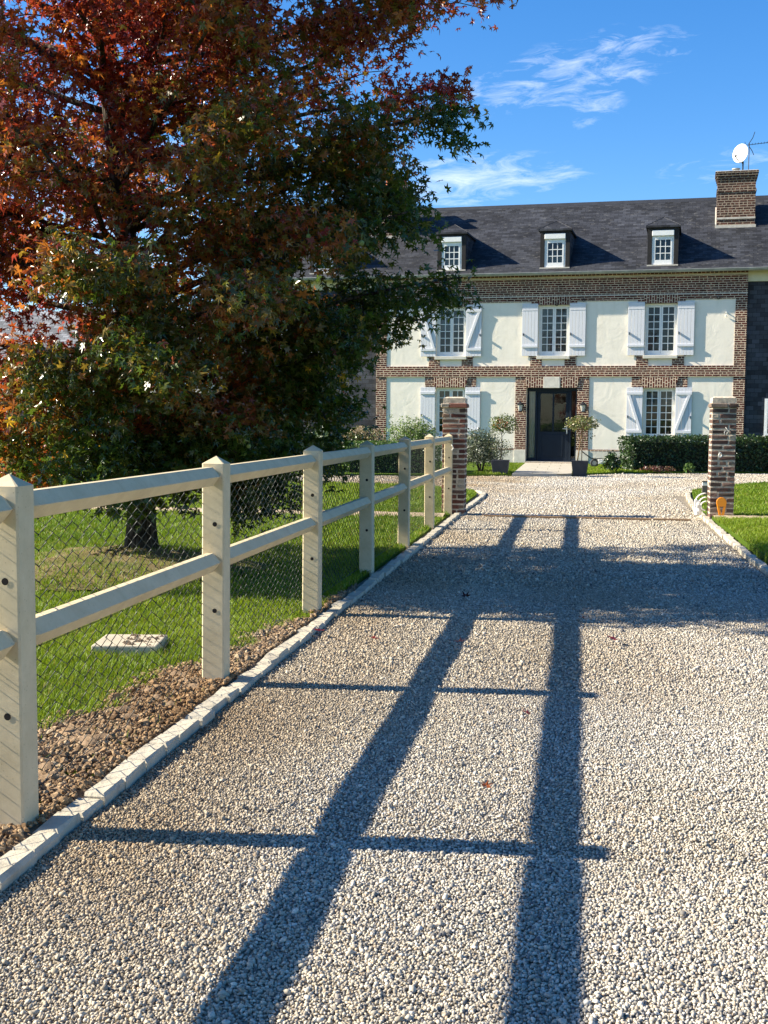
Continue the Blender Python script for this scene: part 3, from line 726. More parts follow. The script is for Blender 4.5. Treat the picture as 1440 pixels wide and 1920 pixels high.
# ------------------------------------------------------------------ the paddock fence
FX, SP, Y0, PH = -1.661, 2.0351, 3.297, 1.075
fence = tag(empty('paddock_fence', (FX, Y0, 0)), 'cream concrete two-rail fence with wire netting along the left edge of the gravel drive', 'fence')
posts_i = range(-3, 7)
def make_post():
    h, w, dpt = PH - .035, .053, .055; b = .006
    mb = MB(); q = [(-w, -dpt + b), (-w + b, -dpt), (w - b, -dpt), (w, -dpt + b), (w, dpt - b), (w - b, dpt), (-w + b, dpt), (-w, dpt - b)]
    n = 8; v = [(x, y, -.15) for x, y in q] + [(x, y, h) for x, y in q] + [(0, 0, PH)]
    f = [tuple(range(n))[::-1]] + [(i, (i + 1) % n, n + (i + 1) % n, n + i) for i in range(n)] + [(n + i, n + (i + 1) % n, 2 * n) for i in range(n)]
    mb.add(v, f); o = mb.build('post', M_CONC, fence)
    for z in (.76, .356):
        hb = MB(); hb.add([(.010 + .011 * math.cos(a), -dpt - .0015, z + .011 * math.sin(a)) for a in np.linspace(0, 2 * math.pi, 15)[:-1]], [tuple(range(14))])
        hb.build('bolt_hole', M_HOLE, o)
    return o
post0 = make_post()
def make_rail():
    mb = MB(); L = SP - .1065; hh = .043; fl = .016; ww = .051
    sec = [(-ww, 0), (-fl, hh), (fl, hh), (ww, 0), (fl, -hh), (-fl, -hh)]
    n = 6; ends = [(0, .72), (.04, 1), (L - .04, 1), (L, .72)]; v = []; f = []
    for t_, s in ends: v += [(x * s, t_, z * s) for x, z in sec]
    for i in range(3):
        for j in range(n): f.append((i * n + j, i * n + (j + 1) % n, (i + 1) * n + (j + 1) % n, (i + 1) * n + j))
    f += [tuple(range(n))[::-1], tuple(range(3 * n, 4 * n))]
    mb.add(v, f); return mb.build('rail', M_CONC, fence)
rail0 = make_rail(); first = True
for i in posts_i:
    p = post0 if i == posts_i[0] else copy_tree(post0, fence)
    p.location = (random.uniform(-.004, .004), i * SP, random.uniform(-.006, .006)); p.rotation_euler = (R(random.uniform(-.25, .25)), R(random.uniform(-.3, .3)), R(random.uniform(-.8, .8)))
    if i == 6: p.location.z = -.015
    if i < 6:
        for z in (.978, .582):
            q = rail0 if first else copy_tree(rail0, fence); first = False
            q.location = (0, i * SP + .0532, z)
def netting():
    p = .052; zs = np.arange(.03, .965, p / 2); n = len(zs); ny = int((SP * 9) / p); r = .0018
    V = []; F = []; ang = np.array([0, 2.094, 4.189])
    for k in range(ny):
        y0 = -3 * SP + k * p
        ys = y0 + np.where((np.arange(n) + k) % 2 == 0, -1, 1) * p * .51
        bul = .004 * np.sin(k * .31) + .005 * np.sin(k * .07 + 1) ; xs = -.063 + np.where((np.arange(n) + k) % 2 == 0, -1, 1) * .0022 + bul * np.sin(zs * 3)
        for j in range(3): V.append(np.stack([xs + r * np.cos(ang[j]), ys + r * np.sin(ang[j]), zs + (rng.standard_normal() * .0008)], -1))
    V = np.array(V).reshape(ny, 3, n, 3)
    idx = np.arange(ny * 3 * n).reshape(ny, 3, n)
    for j in range(3):
        a, b = idx[:, j], idx[:, (j + 1) % 3]
        F.append(np.stack([a[:, :-1], b[:, :-1], b[:, 1:], a[:, 1:]], -1).reshape(-1, 4))
    o = link('wire_netting', fast_mesh('wire_netting', V.reshape(-1, 3), F, M_WIRE, None, True), fence)
    w = MB()
    for z in (.04, .50, .955): w.tube([(-.064, -3 * SP, z), (-.064, 6 * SP, z)], .0016, 4)
    w.build('tension_wire', M_WIRE, fence)
netting()

# ------------------------------------------------------------------ brick gate pillars
def pillar(name, loc, z0, courses, label):
    root = tag(empty(name, (loc[0], loc[1], 0)), label, 'gate pillar', 'brick pillars either side of the drive')
    ch = .0662; h = .150; V = []; F = []; C = []
    def brick(x0, x1, y0, y1, za, zb, c):
        j = lambda: random.uniform(-.003, .003); b = len(V); e = .008
        cx, cy, cz = (x0 + x1) / 2, (y0 + y1) / 2, (za + zb) / 2
        # chamfered block, 24 verts
        pts = []
        for sx in (-1, 1):
            for sy in (-1, 1):
                for sz in (-1, 1):
                    X, Y, Z = (x0 if sx < 0 else x1) + j(), (y0 if sy < 0 else y1) + j(), (za if sz < 0 else zb) + j()
                    pts += [(X, Y - sy * e, Z - sz * e), (X - sx * e, Y, Z - sz * e), (X - sx * e, Y - sy * e, Z)]
        V.extend(pts); C.extend([c] * 24)
        I = lambda sx, sy, sz, k: b + ((sx > 0) * 4 + (sy > 0) * 2 + (sz > 0)) * 3 + k
        for s in (-1, 1):
            q = [I(s, -1, -1, 0), I(s, 1, -1, 0), I(s, 1, 1, 0), I(s, -1, 1, 0)]; F.append(q if s > 0 else q[::-1])
            q = [I(-1, s, -1, 1), I(1, s, -1, 1), I(1, s, 1, 1), I(-1, s, 1, 1)]; F.append(q[::-1] if s > 0 else q)
            q = [I(-1, -1, s, 2), I(1, -1, s, 2), I(1, 1, s, 2), I(-1, 1, s, 2)]; F.append(q if s > 0 else q[::-1])
        for a in (-1, 1):
            for c2 in (-1, 1):
                F.append([I(a, c2, -1, 0), I(a, c2, 1, 0), I(a, c2, 1, 1), I(a, c2, -1, 1)])
                F.append([I(a, -1, c2, 0), I(a, 1, c2, 0), I(a, 1, c2, 2), I(a, -1, c2, 2)])
                F.append([I(-1, a, c2, 1), I(1, a, c2, 1), I(1, a, c2, 2), I(-1, a, c2, 2)])
    pal = [(.15, .062, .044), (.105, .042, .032), (.19, .095, .066), (.08, .045, .036), (.21, .14, .098), (.13, .085, .064), (.165, .072, .052)]
    for k in range(courses):
        za, zb = z0 + k * ch + .0065, z0 + (k + 1) * ch - .0065; hh = h + (.02 if k == courses - 2 else 0) - (.006 if k == courses - 1 else 0)
        def colr():
            c = random.choice(pal); s = random.uniform(.75, 1.2)
            if loc[0] > 0: m3 = sum(c) / 3; c = tuple(.55 * v_ + .45 * m3 * w_ for v_, w_ in zip(c, (1.1, 1.0, .85)))    # the right one is more weathered
            if random.random() < .07: c = (.42, .36, .28)
            return tuple(v_ * s for v_ in c)
        m_ = .007; dep = .095
        split = random.choice([(-.055,), (.055,), (-.06, .055), (.0,), (-.05,), (.06,)])
        if k % 2: split = tuple(-s for s in split)
        xs = [-hh] + [s + random.uniform(-.008, .008) for s in split] + [hh]
        for sy in (-1, 1):
            for a, b in zip(xs[:-1], xs[1:]):
                brick(a + (m_ if a > -hh else 0), b - (m_ if b < hh else 0), *( (-hh, -hh + dep) if sy < 0 else (hh - dep, hh)), za, zb, colr())
        sp = [-hh + dep + m_, random.uniform(-.03, .03), hh - dep - m_]
        for sx in (-1, 1):
            for a, b in zip(sp[:-1], sp[1:]): brick(*((-hh, -hh + dep) if sx < 0 else (hh - dep, hh)), a + m_ * .5, b - m_ * .5, za, zb, colr())
    me = fast_mesh('bricks', np.array(V), [np.array(F)], M_PBRICK, np.array(C))
    bm = bmesh.new(); bm.from_mesh(me); bmesh.ops.holes_fill(bm, edges=[e for e in bm.edges if len(e.link_faces) == 1], sides=4)
    bmesh.ops.recalc_face_normals(bm, faces=bm.faces); bm.to_mesh(me); bm.free()
    link('bricks', me, root)
    ztop = z0 + courses * ch
    mm = MB(); mm.box(-h + .004, h - .004, -h + .004, h - .004, -.1, ztop - .004); mm.build('mortar', M_PMORT, root)
    cp = MB(); v = []; 
    cp.add([(-h + .01, -h + .01, ztop - .003), (h - .01, -h + .01, ztop - .003), (h - .01, h - .01, ztop - .003), (-h + .01, h - .01, ztop - .003),
            (-h + .05, -h + .05, ztop + .014), (h - .05, -h + .05, ztop + .016), (h - .05, h - .05, ztop + .013), (-h + .05, h - .05, ztop + .016)],
           [(0, 3, 2, 1), (4, 5, 6, 7), (0, 1, 5, 4), (1, 2, 6, 5), (2, 3, 7, 6), (3, 0, 4, 7)])
    cp.build('mortar_cap', M_PMORT, root, bevel=.008)
    return root, h
pl, ph_ = pillar('brick_pillar', (-1.60, 15.66), .0, 23, 'brick gate pillar with mortar cap behind the last cream fence post, left of the drive')
w = MB(); w.tube([(-.06, -ph_ + .01, .98), (-.05, -ph_ - .03, .95), (-.01, -ph_ - .06, .90), (.005, -ph_ - .06, .87), (-.02, -ph_ - .05, .84), (-.01, -ph_ + .01, .80)], .007, 6); w.build('bent_cable', M_PLASTW, pl)
pr_, _ = pillar('brick_pillar', (1.815, 15.62), .02, 23, 'free-standing brick gate pillar on the right lawn edge with an orange paddle at its foot')
def cable_loop(z, x, r, mat, parent):
    w = MB(); w.tube([(x + r * math.cos(a) * .6, -ph_ - .012 - .02 * math.sin(a / 2), z + r * math.sin(a)) for a in np.linspace(0, 2 * math.pi, 15)], .006, 6); return w.build('cable_loop', mat, parent)
cable_loop(.822, -.04, .028, M_PLASTW, pr_); cable_loop(1.10, .02, .028, M_ZINC, pr_)
w = MB(); w.tube([(.02, -ph_ + .01, 1.17), (.03, -ph_ - .04, 1.15), (.05, -ph_ - .06, 1.12), (.03, -ph_ - .03, 1.08)], .007, 6); w.build('bent_cable', M_ZINC, pr_)
# orange paddle at the foot of the right pillar
def paddle():
    r = tag(empty('orange_paddle', (1.803, 15.36, .035)), 'small orange plastic paddle with a round head at the foot of a brick pillar', 'marker')
    r.scale = (.86, .86, .92); r.rotation_euler = (R(-7), 0, R(4))
    R0 = .068; zc = .21; m = MB()
    ang = np.linspace(R(205), R(-25), 22); outer = [(R0 * math.cos(a), zc + R0 * math.sin(a)) for a in ang]
    
    # plate in two pieces round the triangular hole
    head = outer + [(.058, .155), (-.058, .155)]
    m.prism(head, 'y', -.012, .012)
    m.prism([(-.058, .154), (-.028, .154), (-.006, .05), (-.030, .02)], 'y', -.011, .011)
    m.prism([(.028, .154), (.058, .154), (.030, .02), (.006, .05)], 'y', -.011, .011)
    m.prism([(-.030, .019), (-.006, .049), (.006, .049), (.030, .019), (.028, -.02), (-.028, -.02)], 'y', -.0115, .0115)
    m.build('plate', M_ORANGE, r)
    e = MB(); e.tube([(x * 1.01, 0, z) for x, z in [(-.027, 0)] + [(-.056, .15)] + outer + [(.056, .15), (.027, 0)]], .0065, 6); e.build('rim', M_ORANGE, r, smooth=True)
paddle()
def conduit():
    r = tag(empty('white_conduit_coil', (1.60, 15.75, .04)), 'white plastic conduit loops and junction piece on the drive side of the right pillar', 'conduit')
    for k, (a, b) in enumerate(((.13, .20), (.09, .155), (.07, .11))):
        m = MB(); m.tube([(.05 - a * math.sin(t_) * 1.0, -.04 * k, .06 + b * (1 - math.cos(t_)) * .55) for t_ in np.linspace(0.2, math.pi, 14)], .009, 6); m.build('loop', M_PLASTW, r, smooth=True)
    b = MB(); b.lathe([(.02, 0), (.045, .015), (.05, .06), (.036, .10), (.042, .14), (.03, .19), (.02, .2)], 10, (-.055, -.05, -.01)); b.box(-.10, -.065, -.08, -.03, .10, .20); b.build('junction', M_PLASTW, r, bevel=.006)
conduit()
def bollard():
    r = tag(empty('bollard_light', (2.03, 19.6, .045)), 'short dark bollard light with pale top on the right lawn, just behind the brick pillar', 'garden light')
    m = MB(); m.box(-.045, .045, -.045, .045, -.03, .17); m.box(-.045, .045, -.045, .045, .225, .245); m.build('post', simple('bronze_metal', (.10, .085, .065), .5), r, bevel=.004)
    g = MB(); g.box(-.041, .041, -.041, .041, .171, .224); g.build('diffuser', M_ETCH, r)
bollard()
b = MB(); b.box(-1.20, 1.42, 15.30, 15.345, -.03, .016); tag(b.build('timber_batten', M_TIMB, bevel=.004), 'thin weathered timber batten laid across the gravel drive between the two pillars', 'batten')
def cover():
    o = tag(empty('concrete_cover', (-2.33, 5.96, -.012), R(9)), 'pale square concrete inspection cover in the lawn behind the fence', 'cover')
    m = MB(); m.box(-.17, .17, -.165, .165, -.05, .075); m.build('lid', M_SLAB, o, bevel=.008)
    t_ = MB()
    for k in range(40):
        x, y = random.uniform(-.02, .15), random.uniform(-.15, .15); s = random.uniform(.006, .016); t_.add([(x - s, y - s, .074), (x + s, y - s * .6, .074), (x + s * .6, y + s, .074), (x - s * .8, y + s * .7, .074), (x, y, .074 + s)], [(0, 1, 4), (1, 2, 4), (2, 3, 4), (3, 0, 4)])
    t_.build('soil_crumbs', M_SOIL, o)['kind'] = 'stuff'
cover()

# ------------------------------------------------------------------ foliage tools
def frames(n, nrm_bias, spread, tipdir=None):
    """random leaf frames: normals near nrm_bias, returns (n,3,3) columns u (midrib), v, w(normal)"""
    w = nrm_bias + spread * rng.standard_normal((n, 3)); w /= np.linalg.norm(w, axis=1, keepdims=True) + 1e-9
    u = rng.standard_normal((n, 3)) * .7 + (tipdir if tipdir is not None else 0)
    u -= (u * w).sum(1, keepdims=True) * w; u /= np.linalg.norm(u, axis=1, keepdims=True) + 1e-9
    v = np.cross(w, u); return np.stack([u, v, w], -1)
def star_leaf():
    tips = [(0, 1.0), (52, .92), (-52, .92), (108, .66), (-108, .66)]; V = [(0, 0, 0)]; F = []
    def P(a, r, z): return (r * math.cos(R(a)), r * math.sin(R(a)), z)
    notch = [P(a, .36, .02) for a in (26, 80, 150, -26, -80, -150)]
    V += [P(a, r, -.16 * r) for a, r in tips] + notch   # 1..5 tips, 6..11 notches
    F = [(0, 9, 1, 6), (0, 6, 2, 7), (0, 10, 3, 9), (0, 7, 4, 8), (0, 11, 5, 10)]
    return np.array(V), np.array(F)
def oval_leaf(w=.42, fold=.12):
    V = np.array([(0, 0, 0), (.45, w, fold), (1.05, 0, -.10), (.45, -w, fold), (.5, 0, 0)]); return V, np.array([(0, 4, 1), (1, 4, 2), (2, 4, 3), (3, 4, 0)])
def leaf_mesh(name, tmpl, P_, Fm, size, col, mat):
    TV, TF = tmpl; n, k = len(P_), len(TV)
    T = np.repeat(TV[None], n, 0) * np.stack([rng.uniform(.85, 1.12, n), rng.uniform(.7, 1.1, n), rng.uniform(-.8, 3.2, n)], -1)[:, None, :]   # every leaf curls its own way
    T = T * (1 + .10 * rng.standard_normal((n, k, 1))); V = P_[:, None, :] + np.einsum('nij,nkj->nki', Fm, T) * size[:, None, None]
    F = (TF[None] + (np.arange(n) * k)[:, None, None]).reshape(-1, TF.shape[1])
    return fast_mesh(name, V.reshape(-1, 3), [F], mat, np.repeat(col, k, 0))
def vnoise(p, s, seed):
    """cheap smooth noise in [-1,1]"""
    r = np.random.default_rng(seed); o = 0
    for k in range(4):
        a = r.standard_normal(3) * s * (1 + .6 * k); o = o + np.sin(p @ a + r.uniform(0, 6.3)) / (1 + .5 * k)
    return o / 2.2

# ------------------------------------------------------------------ the sweetgum
def sweetgum():
    root = tag(empty('sweetgum_tree', TREE), 'tall sweetgum in autumn colour, red above and green below, on a mound behind the fence', 'tree')
    tr = MB(); H = 8.4
    def lead(z): return Vector((-.02 * z + .05 * math.sin(z * .9) - .035 * z * (z > 0), .04 * math.sin(z * .7 + 1) - .03, z))
    zs = np.linspace(-.1, H, 26)
    tr.tube([lead(z) for z in zs], [.112 * (1 - z / (H + .5)) ** .85 + .05 * math.exp(-max(z, 0) * 7) + .004 for z in zs], 12)
    trunk = tr.build('trunk', M_BARK, root, smooth=True)
    limbs = MB(); twigs = MB(); anchors = []
    def prof(z):
        return float(np.interp(z, [.5, .75, 1.2, 1.8, 2.6, 3.3, 4.3, 5.4, 6.6, 7.6, 8.6], [1.1, 1.45, 1.65, 2.1, 2.5, 2.65, 3.0, 2.6, 1.9, 1.1, .3]))
    nl = 92
    for i in range(nl + 20):
        z0 = .80 + (H - 1.0) * ((i + .5) / nl) ** 1.12 ; a = i * 2.39996 + random.uniform(-.35, .35)
        if i >= nl: z0 = .85 + 3.6 * (i - nl) / 20; a = -math.pi / 2 + random.uniform(-1.0, 1.0)      # the side towards the drive gate is fuller
        rise = np.interp(z0, [.8, 1.6, 3, 8], [.02, .30, .55, .9]); 
        reach = prof(z0 + rise * .7) * random.uniform(.80, 1.10)
        if math.sin(a) > .2: reach *= .92
        if i >= nl: reach *= random.uniform(.72, 1.02)
        p0 = lead(z0); dirh = Vector((math.cos(a), math.sin(a), 0))
        droop = np.interp(z0, [.8, 1.5, 2.6], [.42, .18, -.02])
        pts = []
        for t_ in np.linspace(0, 1, 8):
            p = p0 + dirh * reach * t_ + Vector((0, 0, rise * reach * .55 * t_ - droop * reach * t_ * t_ * .6)) + Vector((random.uniform(-1, 1), random.uniform(-1, 1), random.uniform(-1, 1))) * .11 * t_
            pts.append(p)
        r0 = max(.010, .036 * (1 - z0 / 9.5)) * (reach / 2.2)
        limbs.tube(pts, [r0 * (1 - .85 * t_) + .003 for t_ in np.linspace(0, 1, 8)], 6)
        for k in range(9):
            t_ = .22 + .78 * (k + random.random() * .7) / 9; f = t_ * 7; q = pts[int(min(f, 6))].lerp(pts[int(min(f, 6)) + 1], f - int(min(f, 6)))
            side = Vector((-dirh.y, dirh.x, 0)) * (1 if k % 2 else -1)
            dv = (dirh * random.uniform(.3, 1) + side * random.uniform(.35, 1.0) + Vector((0, 0, random.uniform(-.35, .55)))).normalized()
            ln = random.uniform(.28, .62) * (1.1 - .3 * t_) * (.7 + .3 * min(1, reach / 2))
            e = q + dv * ln + Vector((0, 0, -.08 * ln)); twigs.tube([q, q.lerp(e, .5) + Vector((0, 0, .03)), e], [.007, .005, .003], 4, False)
            anchors.append((np.array(q), np.array(e)))
        anchors.append((np.array(pts[5]), np.array(pts[7])))
    # long outer limbs that give the crown its ragged edge towards the house
    for q, (dx, ze) in enumerate(((2.95, 4.25), (2.7, 3.5), (2.1, 2.95), (2.4, 2.65), (2.62, 2.25), (2.45, 2.0), (2.05, 1.75), (1.6, 1.4), (2.7, 3.9), (1.4, 1.0), (2.0, 3.2))):
        a = ((q * .37) % 1 - .5) * .7; z0 = max(.7, ze - .75); p0 = lead(z0); e = Vector((dx * math.cos(a), dx * math.sin(a), ze))
        pts = [p0.lerp(e, t_) + Vector((random.uniform(-1, 1), random.uniform(-1, 1), 1.6 * math.sin(math.pi * t_))) * .06 for t_ in np.linspace(0, 1, 8)]
        limbs.tube(pts, [.024 * (1 - .85 * t_) + .003 for t_ in np.linspace(0, 1, 8)], 6)
        for k in range(11):
            t_ = .35 + .65 * (k + random.random() * .6) / 11; f = min(t_ * 7, 6.99); o = pts[int(f)].lerp(pts[int(f) + 1], f - int(f))
            ee = o + Vector((random.uniform(-.1, .3), random.uniform(-.35, .35), random.uniform(-.3, .28))) * (1.1 - .35 * t_); twigs.tube([o, ee], [.006, .003], 4, False); anchors.append((np.array(o), np.array(ee)))
    # low hanging sprays on the house side
    for (px, py, pz) in ((.95, -.35, .62), (1.02, -.45, .45), (1.15, -.3, .52), (.55, .2, .75), (-.3, -.7, .72), (-.9, -.5, .62), (1.5, .1, .8), (.85, -.55, .40)):
        q = np.array((px, py, pz + .45)); e = np.array((px + .1, py, pz)); twigs.tube([q, (q + e) / 2 + np.array((.03, 0, 0)), e], [.006, .005, .003], 4, False); anchors += [(q, e)] * 2
    b0 = len(limbs.v); limbs.v += twigs.v; limbs.f += [tuple(b0 + i for i in q) for q in twigs.f]; limbs.build('branches', M_BARK, root, smooth=True)
    Q = np.array([a[0] for a in anchors]); E = np.array([a[1] for a in anchors]); per = 132
    n = len(Q) * per; idx = np.repeat(np.arange(len(Q)), per)
    t_ = rng.beta(1.7, 1.1, n); P_ = Q[idx] + (E - Q)[idx] * (t_ * 1.08)[:, None] + np.clip(rng.standard_normal((n, 3)), -1.7, 1.7) * np.array([.105, .105, .095])
    keep = rng.random(n) < np.where(P_[:, 2] > 5.4, .38, .92) * np.where(vnoise(P_, 2.6, 77) + .5 * vnoise(P_, 6, 78) > np.where(P_[:, 2] < 2.7, -.75, -.45), 1, .25); P_ = P_[keep]; idx = idx[keep]; n = len(P_)
    out = P_.copy(); out[:, 2] = 0; out /= np.linalg.norm(out, axis=1, keepdims=True) + .3
    Fm = frames(n, out * .45 + np.array([-.15, 0, .55]), .62, out * .5 + np.array([0, 0, -.75]))
    size = rng.uniform(.038, .066, n)
    pal = np.array([(.14, .022, .028), (.25, .038, .028), (.33, .078, .026), (.37, .135, .030), (.20, .14, .028), (.10, .115, .018), (.062, .105, .016), (.40, .27, .03)])
    k = vnoise(P_, 1.7, 5) * .9 + vnoise(P_, 5.0, 9) * .45
    g = .28 * (P_[:, 2] - 2.35) - .42 * P_[:, 0] * (P_[:, 2] < 3.6) - .14 * P_[:, 0] + .85 * k + .40 * rng.standard_normal(n) + .45 + .16 * np.maximum(P_[:, 2] - 3.6, 0)
    g += -.9 * (P_[:, 2] < 1.0)
    s = np.digitize(g, [-.75, -.25, .15, .50, 1.0, 1.95])           # 0 green .. 6 burgundy
    order = np.array([6, 5, 4, 3, 2, 1, 0]); ci = order[s]
    ci = np.where(rng.random(n) < .015, 7, ci)
    col = pal[ci] * rng.uniform(.65, 1.3, (n, 1))
    me = leaf_mesh('crown', star_leaf(), P_, Fm, size, col, M_LEAF); link('crown', me, root)
    # green seed balls
    sb = MB(); sb.lathe([(.004, -.018), (.013, -.012), (.018, 0), (.013, .012), (.004, .018)], 10); sb.tube([(0, 0, .018), (.004, 0, .06)], .0025, 4)
    ball0 = sb.build('seed_ball', simple('green_seed_ball', (.20, .24, .07), .8, .2, 60, .6, 90), root, smooth=True)
    cand = np.where((P_[:, 1] < -.5) & (P_[:, 2] > .9) & (P_[:, 2] < 5) & (np.hypot(P_[:, 0], P_[:, 1]) > 1.4))[0]
    for q, i in enumerate(rng.choice(cand, 30, replace=False)):
        o = ball0 if q == 0 else copy_tree(ball0, root)
        o.location = tuple(P_[i] * np.array([1.03, 1.03, 1]) - np.array([0, .05, .05])); s_ = random.uniform(.8, 1.15); o.scale = (s_,) * 3
sweetgum()

# ------------------------------------------------------------------ shrubs, hedges, pots
def shell_points(n, c, r, squash=1.0, lo=-.9):
    d_ = rng.standard_normal((n * 2, 3)); d_ /= np.linalg.norm(d_, axis=1, keepdims=True); d_ = d_[d_[:, 2] > lo][:n]
    rad = rng.uniform(.62, 1.06, (len(d_), 1)) * (1 + .18 * vnoise(d_, 4, 3)[:, None] + .10 * vnoise(d_, 9, 4)[:, None]); return np.array(c) + d_ * np.array(r) * rad, d_
def leaf_cloud(name, P_, nrm, size, cols, mat=None, tmpl=None, parent=None, spread=.6, tip=None):
    n = len(P_); Fm = frames(n, nrm * .8 + np.array([-.05, 0, .35]), spread, tip if tip is not None else np.array([0, 0, .4]))
    ci = rng.integers(0, len(cols), n); col = np.array(cols)[ci] * rng.uniform(.65, 1.35, (n, 1))
    return link(name, leaf_mesh(name, tmpl or oval_leaf(), P_, Fm, rng.uniform(*size, n), col, mat or M_LEAFG), parent)
DARKG = [(.022, .050, .012), (.030, .066, .016), (.016, .036, .010), (.045, .085, .02)]
def box_hedge(x0, x1, y0, y1, h, label, density=900, size=(.035, .07), cols=DARKG, rz=0, loc=None, wob=.06):
    """clipped hedge; local x along its length"""
    root = tag(empty('hedge', loc or (0, 0, 0), rz), label, 'hedge')
    Lx, Ly = x1 - x0, y1 - y0; A = [Lx * h, Lx * h, Lx * Ly, Ly * h, Ly * h]; Pn = []; Nn = []
    for k, a in enumerate(A):
        n = int(a * density); u, v = rng.random(n), rng.random(n); o = np.zeros((n, 3)); nn = np.zeros((n, 3)); dep = np.abs(rng.standard_normal(n)) * .07 - .02
        if k in (0, 1): o[:, 0] = x0 + u * Lx; o[:, 2] = v * h; s = -1 if k == 0 else 1; o[:, 1] = (y0 if k == 0 else y1) - s * dep; nn[:, 1] = s
        elif k == 2: o[:, 0] = x0 + u * Lx; o[:, 1] = y0 + v * Ly; o[:, 2] = h - dep; nn[:, 2] = 1
        else: s = -1 if k == 3 else 1; o[:, 1] = y0 + u * Ly; o[:, 2] = v * h; o[:, 0] = (x0 if k == 3 else x1) - s * dep; nn[:, 0] = s
        Pn.append(o); Nn.append(nn)
    P_ = np.concatenate(Pn); N_ = np.concatenate(Nn)
    P_ += N_ * (wob * vnoise(P_, 3.2, 21) + wob * .6 * vnoise(P_, 8, 22))[:, None]; P_[:, 2] = np.maximum(P_[:, 2], .02)
    leaf_cloud('foliage', P_, N_, size, cols, parent=root)
    c = MB(); c.box(x0 + .12, x1 - .12, y0 + .12, y1 - .12, 0, h - .12); c.build('branch_core', simple('dense_twigs', (.012, .018, .008), .95, .4, 20), root)
    st = MB()
    for k in range(int(Lx * 3)): x = random.uniform(x0 + .1, x1 - .1); y = random.uniform(y0 + .05, y0 + .15); st.tube([(x, y, 0), (x + random.uniform(-.1, .1), y + .1, h * .6)], .012, 5)
    st.build('stems', M_TWIG, root); return root
box_hedge(0, 3.55, 0, 1.0, .80, 'dark glossy laurel hedge below the right ground-floor window', 1100, loc=(1.25, 29.1, .03), rz=R(12))
box_hedge(3.75, 8.5, 0, 1.0, .84, 'dark laurel hedge before the slate wing, right of the brick pillar', 900, loc=(1.25, 29.1, .03), rz=R(12))
box_hedge(0, 2.15, 0, .8, .68, 'low clipped box hedge seen through the far bays of the fence', 1300, (.02, .04), [(.07, .14, .022), (.10, .18, .03), (.04, .09, .016)], loc=(-5.15, 26.1, .03), rz=R(6), wob=.025)
def shrub(name, loc, r, n, size, cols, label, cat='shrub', tmpl=None, spread=.6, tip=None, lo=-.7, stems=7, tall=None):
    root = tag(empty(name, loc), label, cat)
    P_, N_ = shell_points(n, (0, 0, r[2] * .95), r, lo=lo)
    P2, N2 = shell_points(n // 2, (0, 0, r[2] * .9), tuple(v * .6 for v in r), lo=lo)
    P_ = np.concatenate([P_, P2]); N_ = np.concatenate([N_, N2])
    if tall:                                                    # upright shoots
        for k in range(tall[0]):
            b = np.array([random.uniform(-.75, .75) * r[0], random.uniform(-.7, .7) * r[1], r[2] * random.uniform(1.0, 1.5)]); ln = random.uniform(.5, 1) * tall[1]; m_ = 26
            t_ = rng.random((m_, 1)); q = b + np.array([b[0] * .25, 0, 1]) * t_ * ln + rng.standard_normal((m_, 3)) * .035; P_ = np.concatenate([P_, q]); N_ = np.concatenate([N_, rng.standard_normal((m_, 3))])
    P_[:, 2] = np.maximum(P_[:, 2], .03)
    leaf_cloud('foliage', P_, N_, size, cols, tmpl=tmpl, parent=root, spread=spread, tip=tip)
    st = MB()
    for k in range(stems):
        a = k * 2.4; e = Vector((math.cos(a) * r[0] * .6, math.sin(a) * r[1] * .6, r[2] * 1.5)); st.tube([(.03 * math.cos(a), .03 * math.sin(a), 0), e * .5 + Vector((0, 0, .05)), e], [.016, .011, .005], 5)
    st.build('stems', M_TWIG, root); return root
LIGHTG = [(.12, .20, .035), (.17, .25, .05), (.08, .14, .025), (.22, .28, .09)]
shrub('tall_shrub', (-3.85, 27.6, .03), (.66, .5, .60), 3000, (.05, .10), LIGHTG, 'pale green loose shrub with upright shoots left of the left brick pillar', tmpl=oval_leaf(.17, .05), tall=(26, .5))
shrub('hydrangea', (-4.95, 27.4, .03), (.62, .5, .50), 1500, (.05, .09), [(.07, .11, .03), (.10, .13, .04), (.16, .13, .06)], 'hydrangea mound with faded beige flower heads behind the clipped box hedge')
def hydr_heads():
    r = [o for o in bpy.data.objects if o.name.startswith('hydrangea')][0]
    for k in range(22):
        a = random.uniform(0, 6.28); ph = random.uniform(.05, 1.2); c = np.array([math.cos(a) * .60 * math.sin(ph), -abs(math.sin(a)) * .52 * math.sin(ph), .48 + .50 * math.cos(ph)])
        P_, N_ = shell_points(90, c, (.085, .085, .07)); leaf_cloud('flower_head', P_, N_, (.014, .026), [(.42, .33, .20), (.34, .24, .15), (.50, .42, .27)], parent=r)
hydr_heads()
shrub('bushy_shrub', (-5.85, 27.3, .03), (.55, .5, .52), 1500, (.04, .08), [(.06, .11, .03), (.09, .14, .04)], 'mid green rounded shrub beside the hydrangea, half behind the red tree')
shrub('cotoneaster', (-2.20, 27.45, .03), (.50, .48, .50), 4200, (.022, .045), [(.055, .075, .035), (.09, .115, .06), (.035, .05, .025), (.20, .22, .14)], 'dark arching small-leaved shrub between the left pillar and the flowering pot', tall=(22, .35))
shrub('young_laurel', (.80, 28.65, .03), (.20, .2, .20), 330, (.05, .08), DARKG, 'small dark bush on the grass between the rose pot and the laurel hedge', stems=5, tall=(5, .2))
shrub('reddish_groundcover', (1.9, 28.95, .03), (.42, .16, .07), 260, (.03, .06), [(.16, .06, .045), (.10, .045, .035), (.14, .12, .06)], 'low reddish plant at the foot of the laurel hedge', 'plant', stems=4)
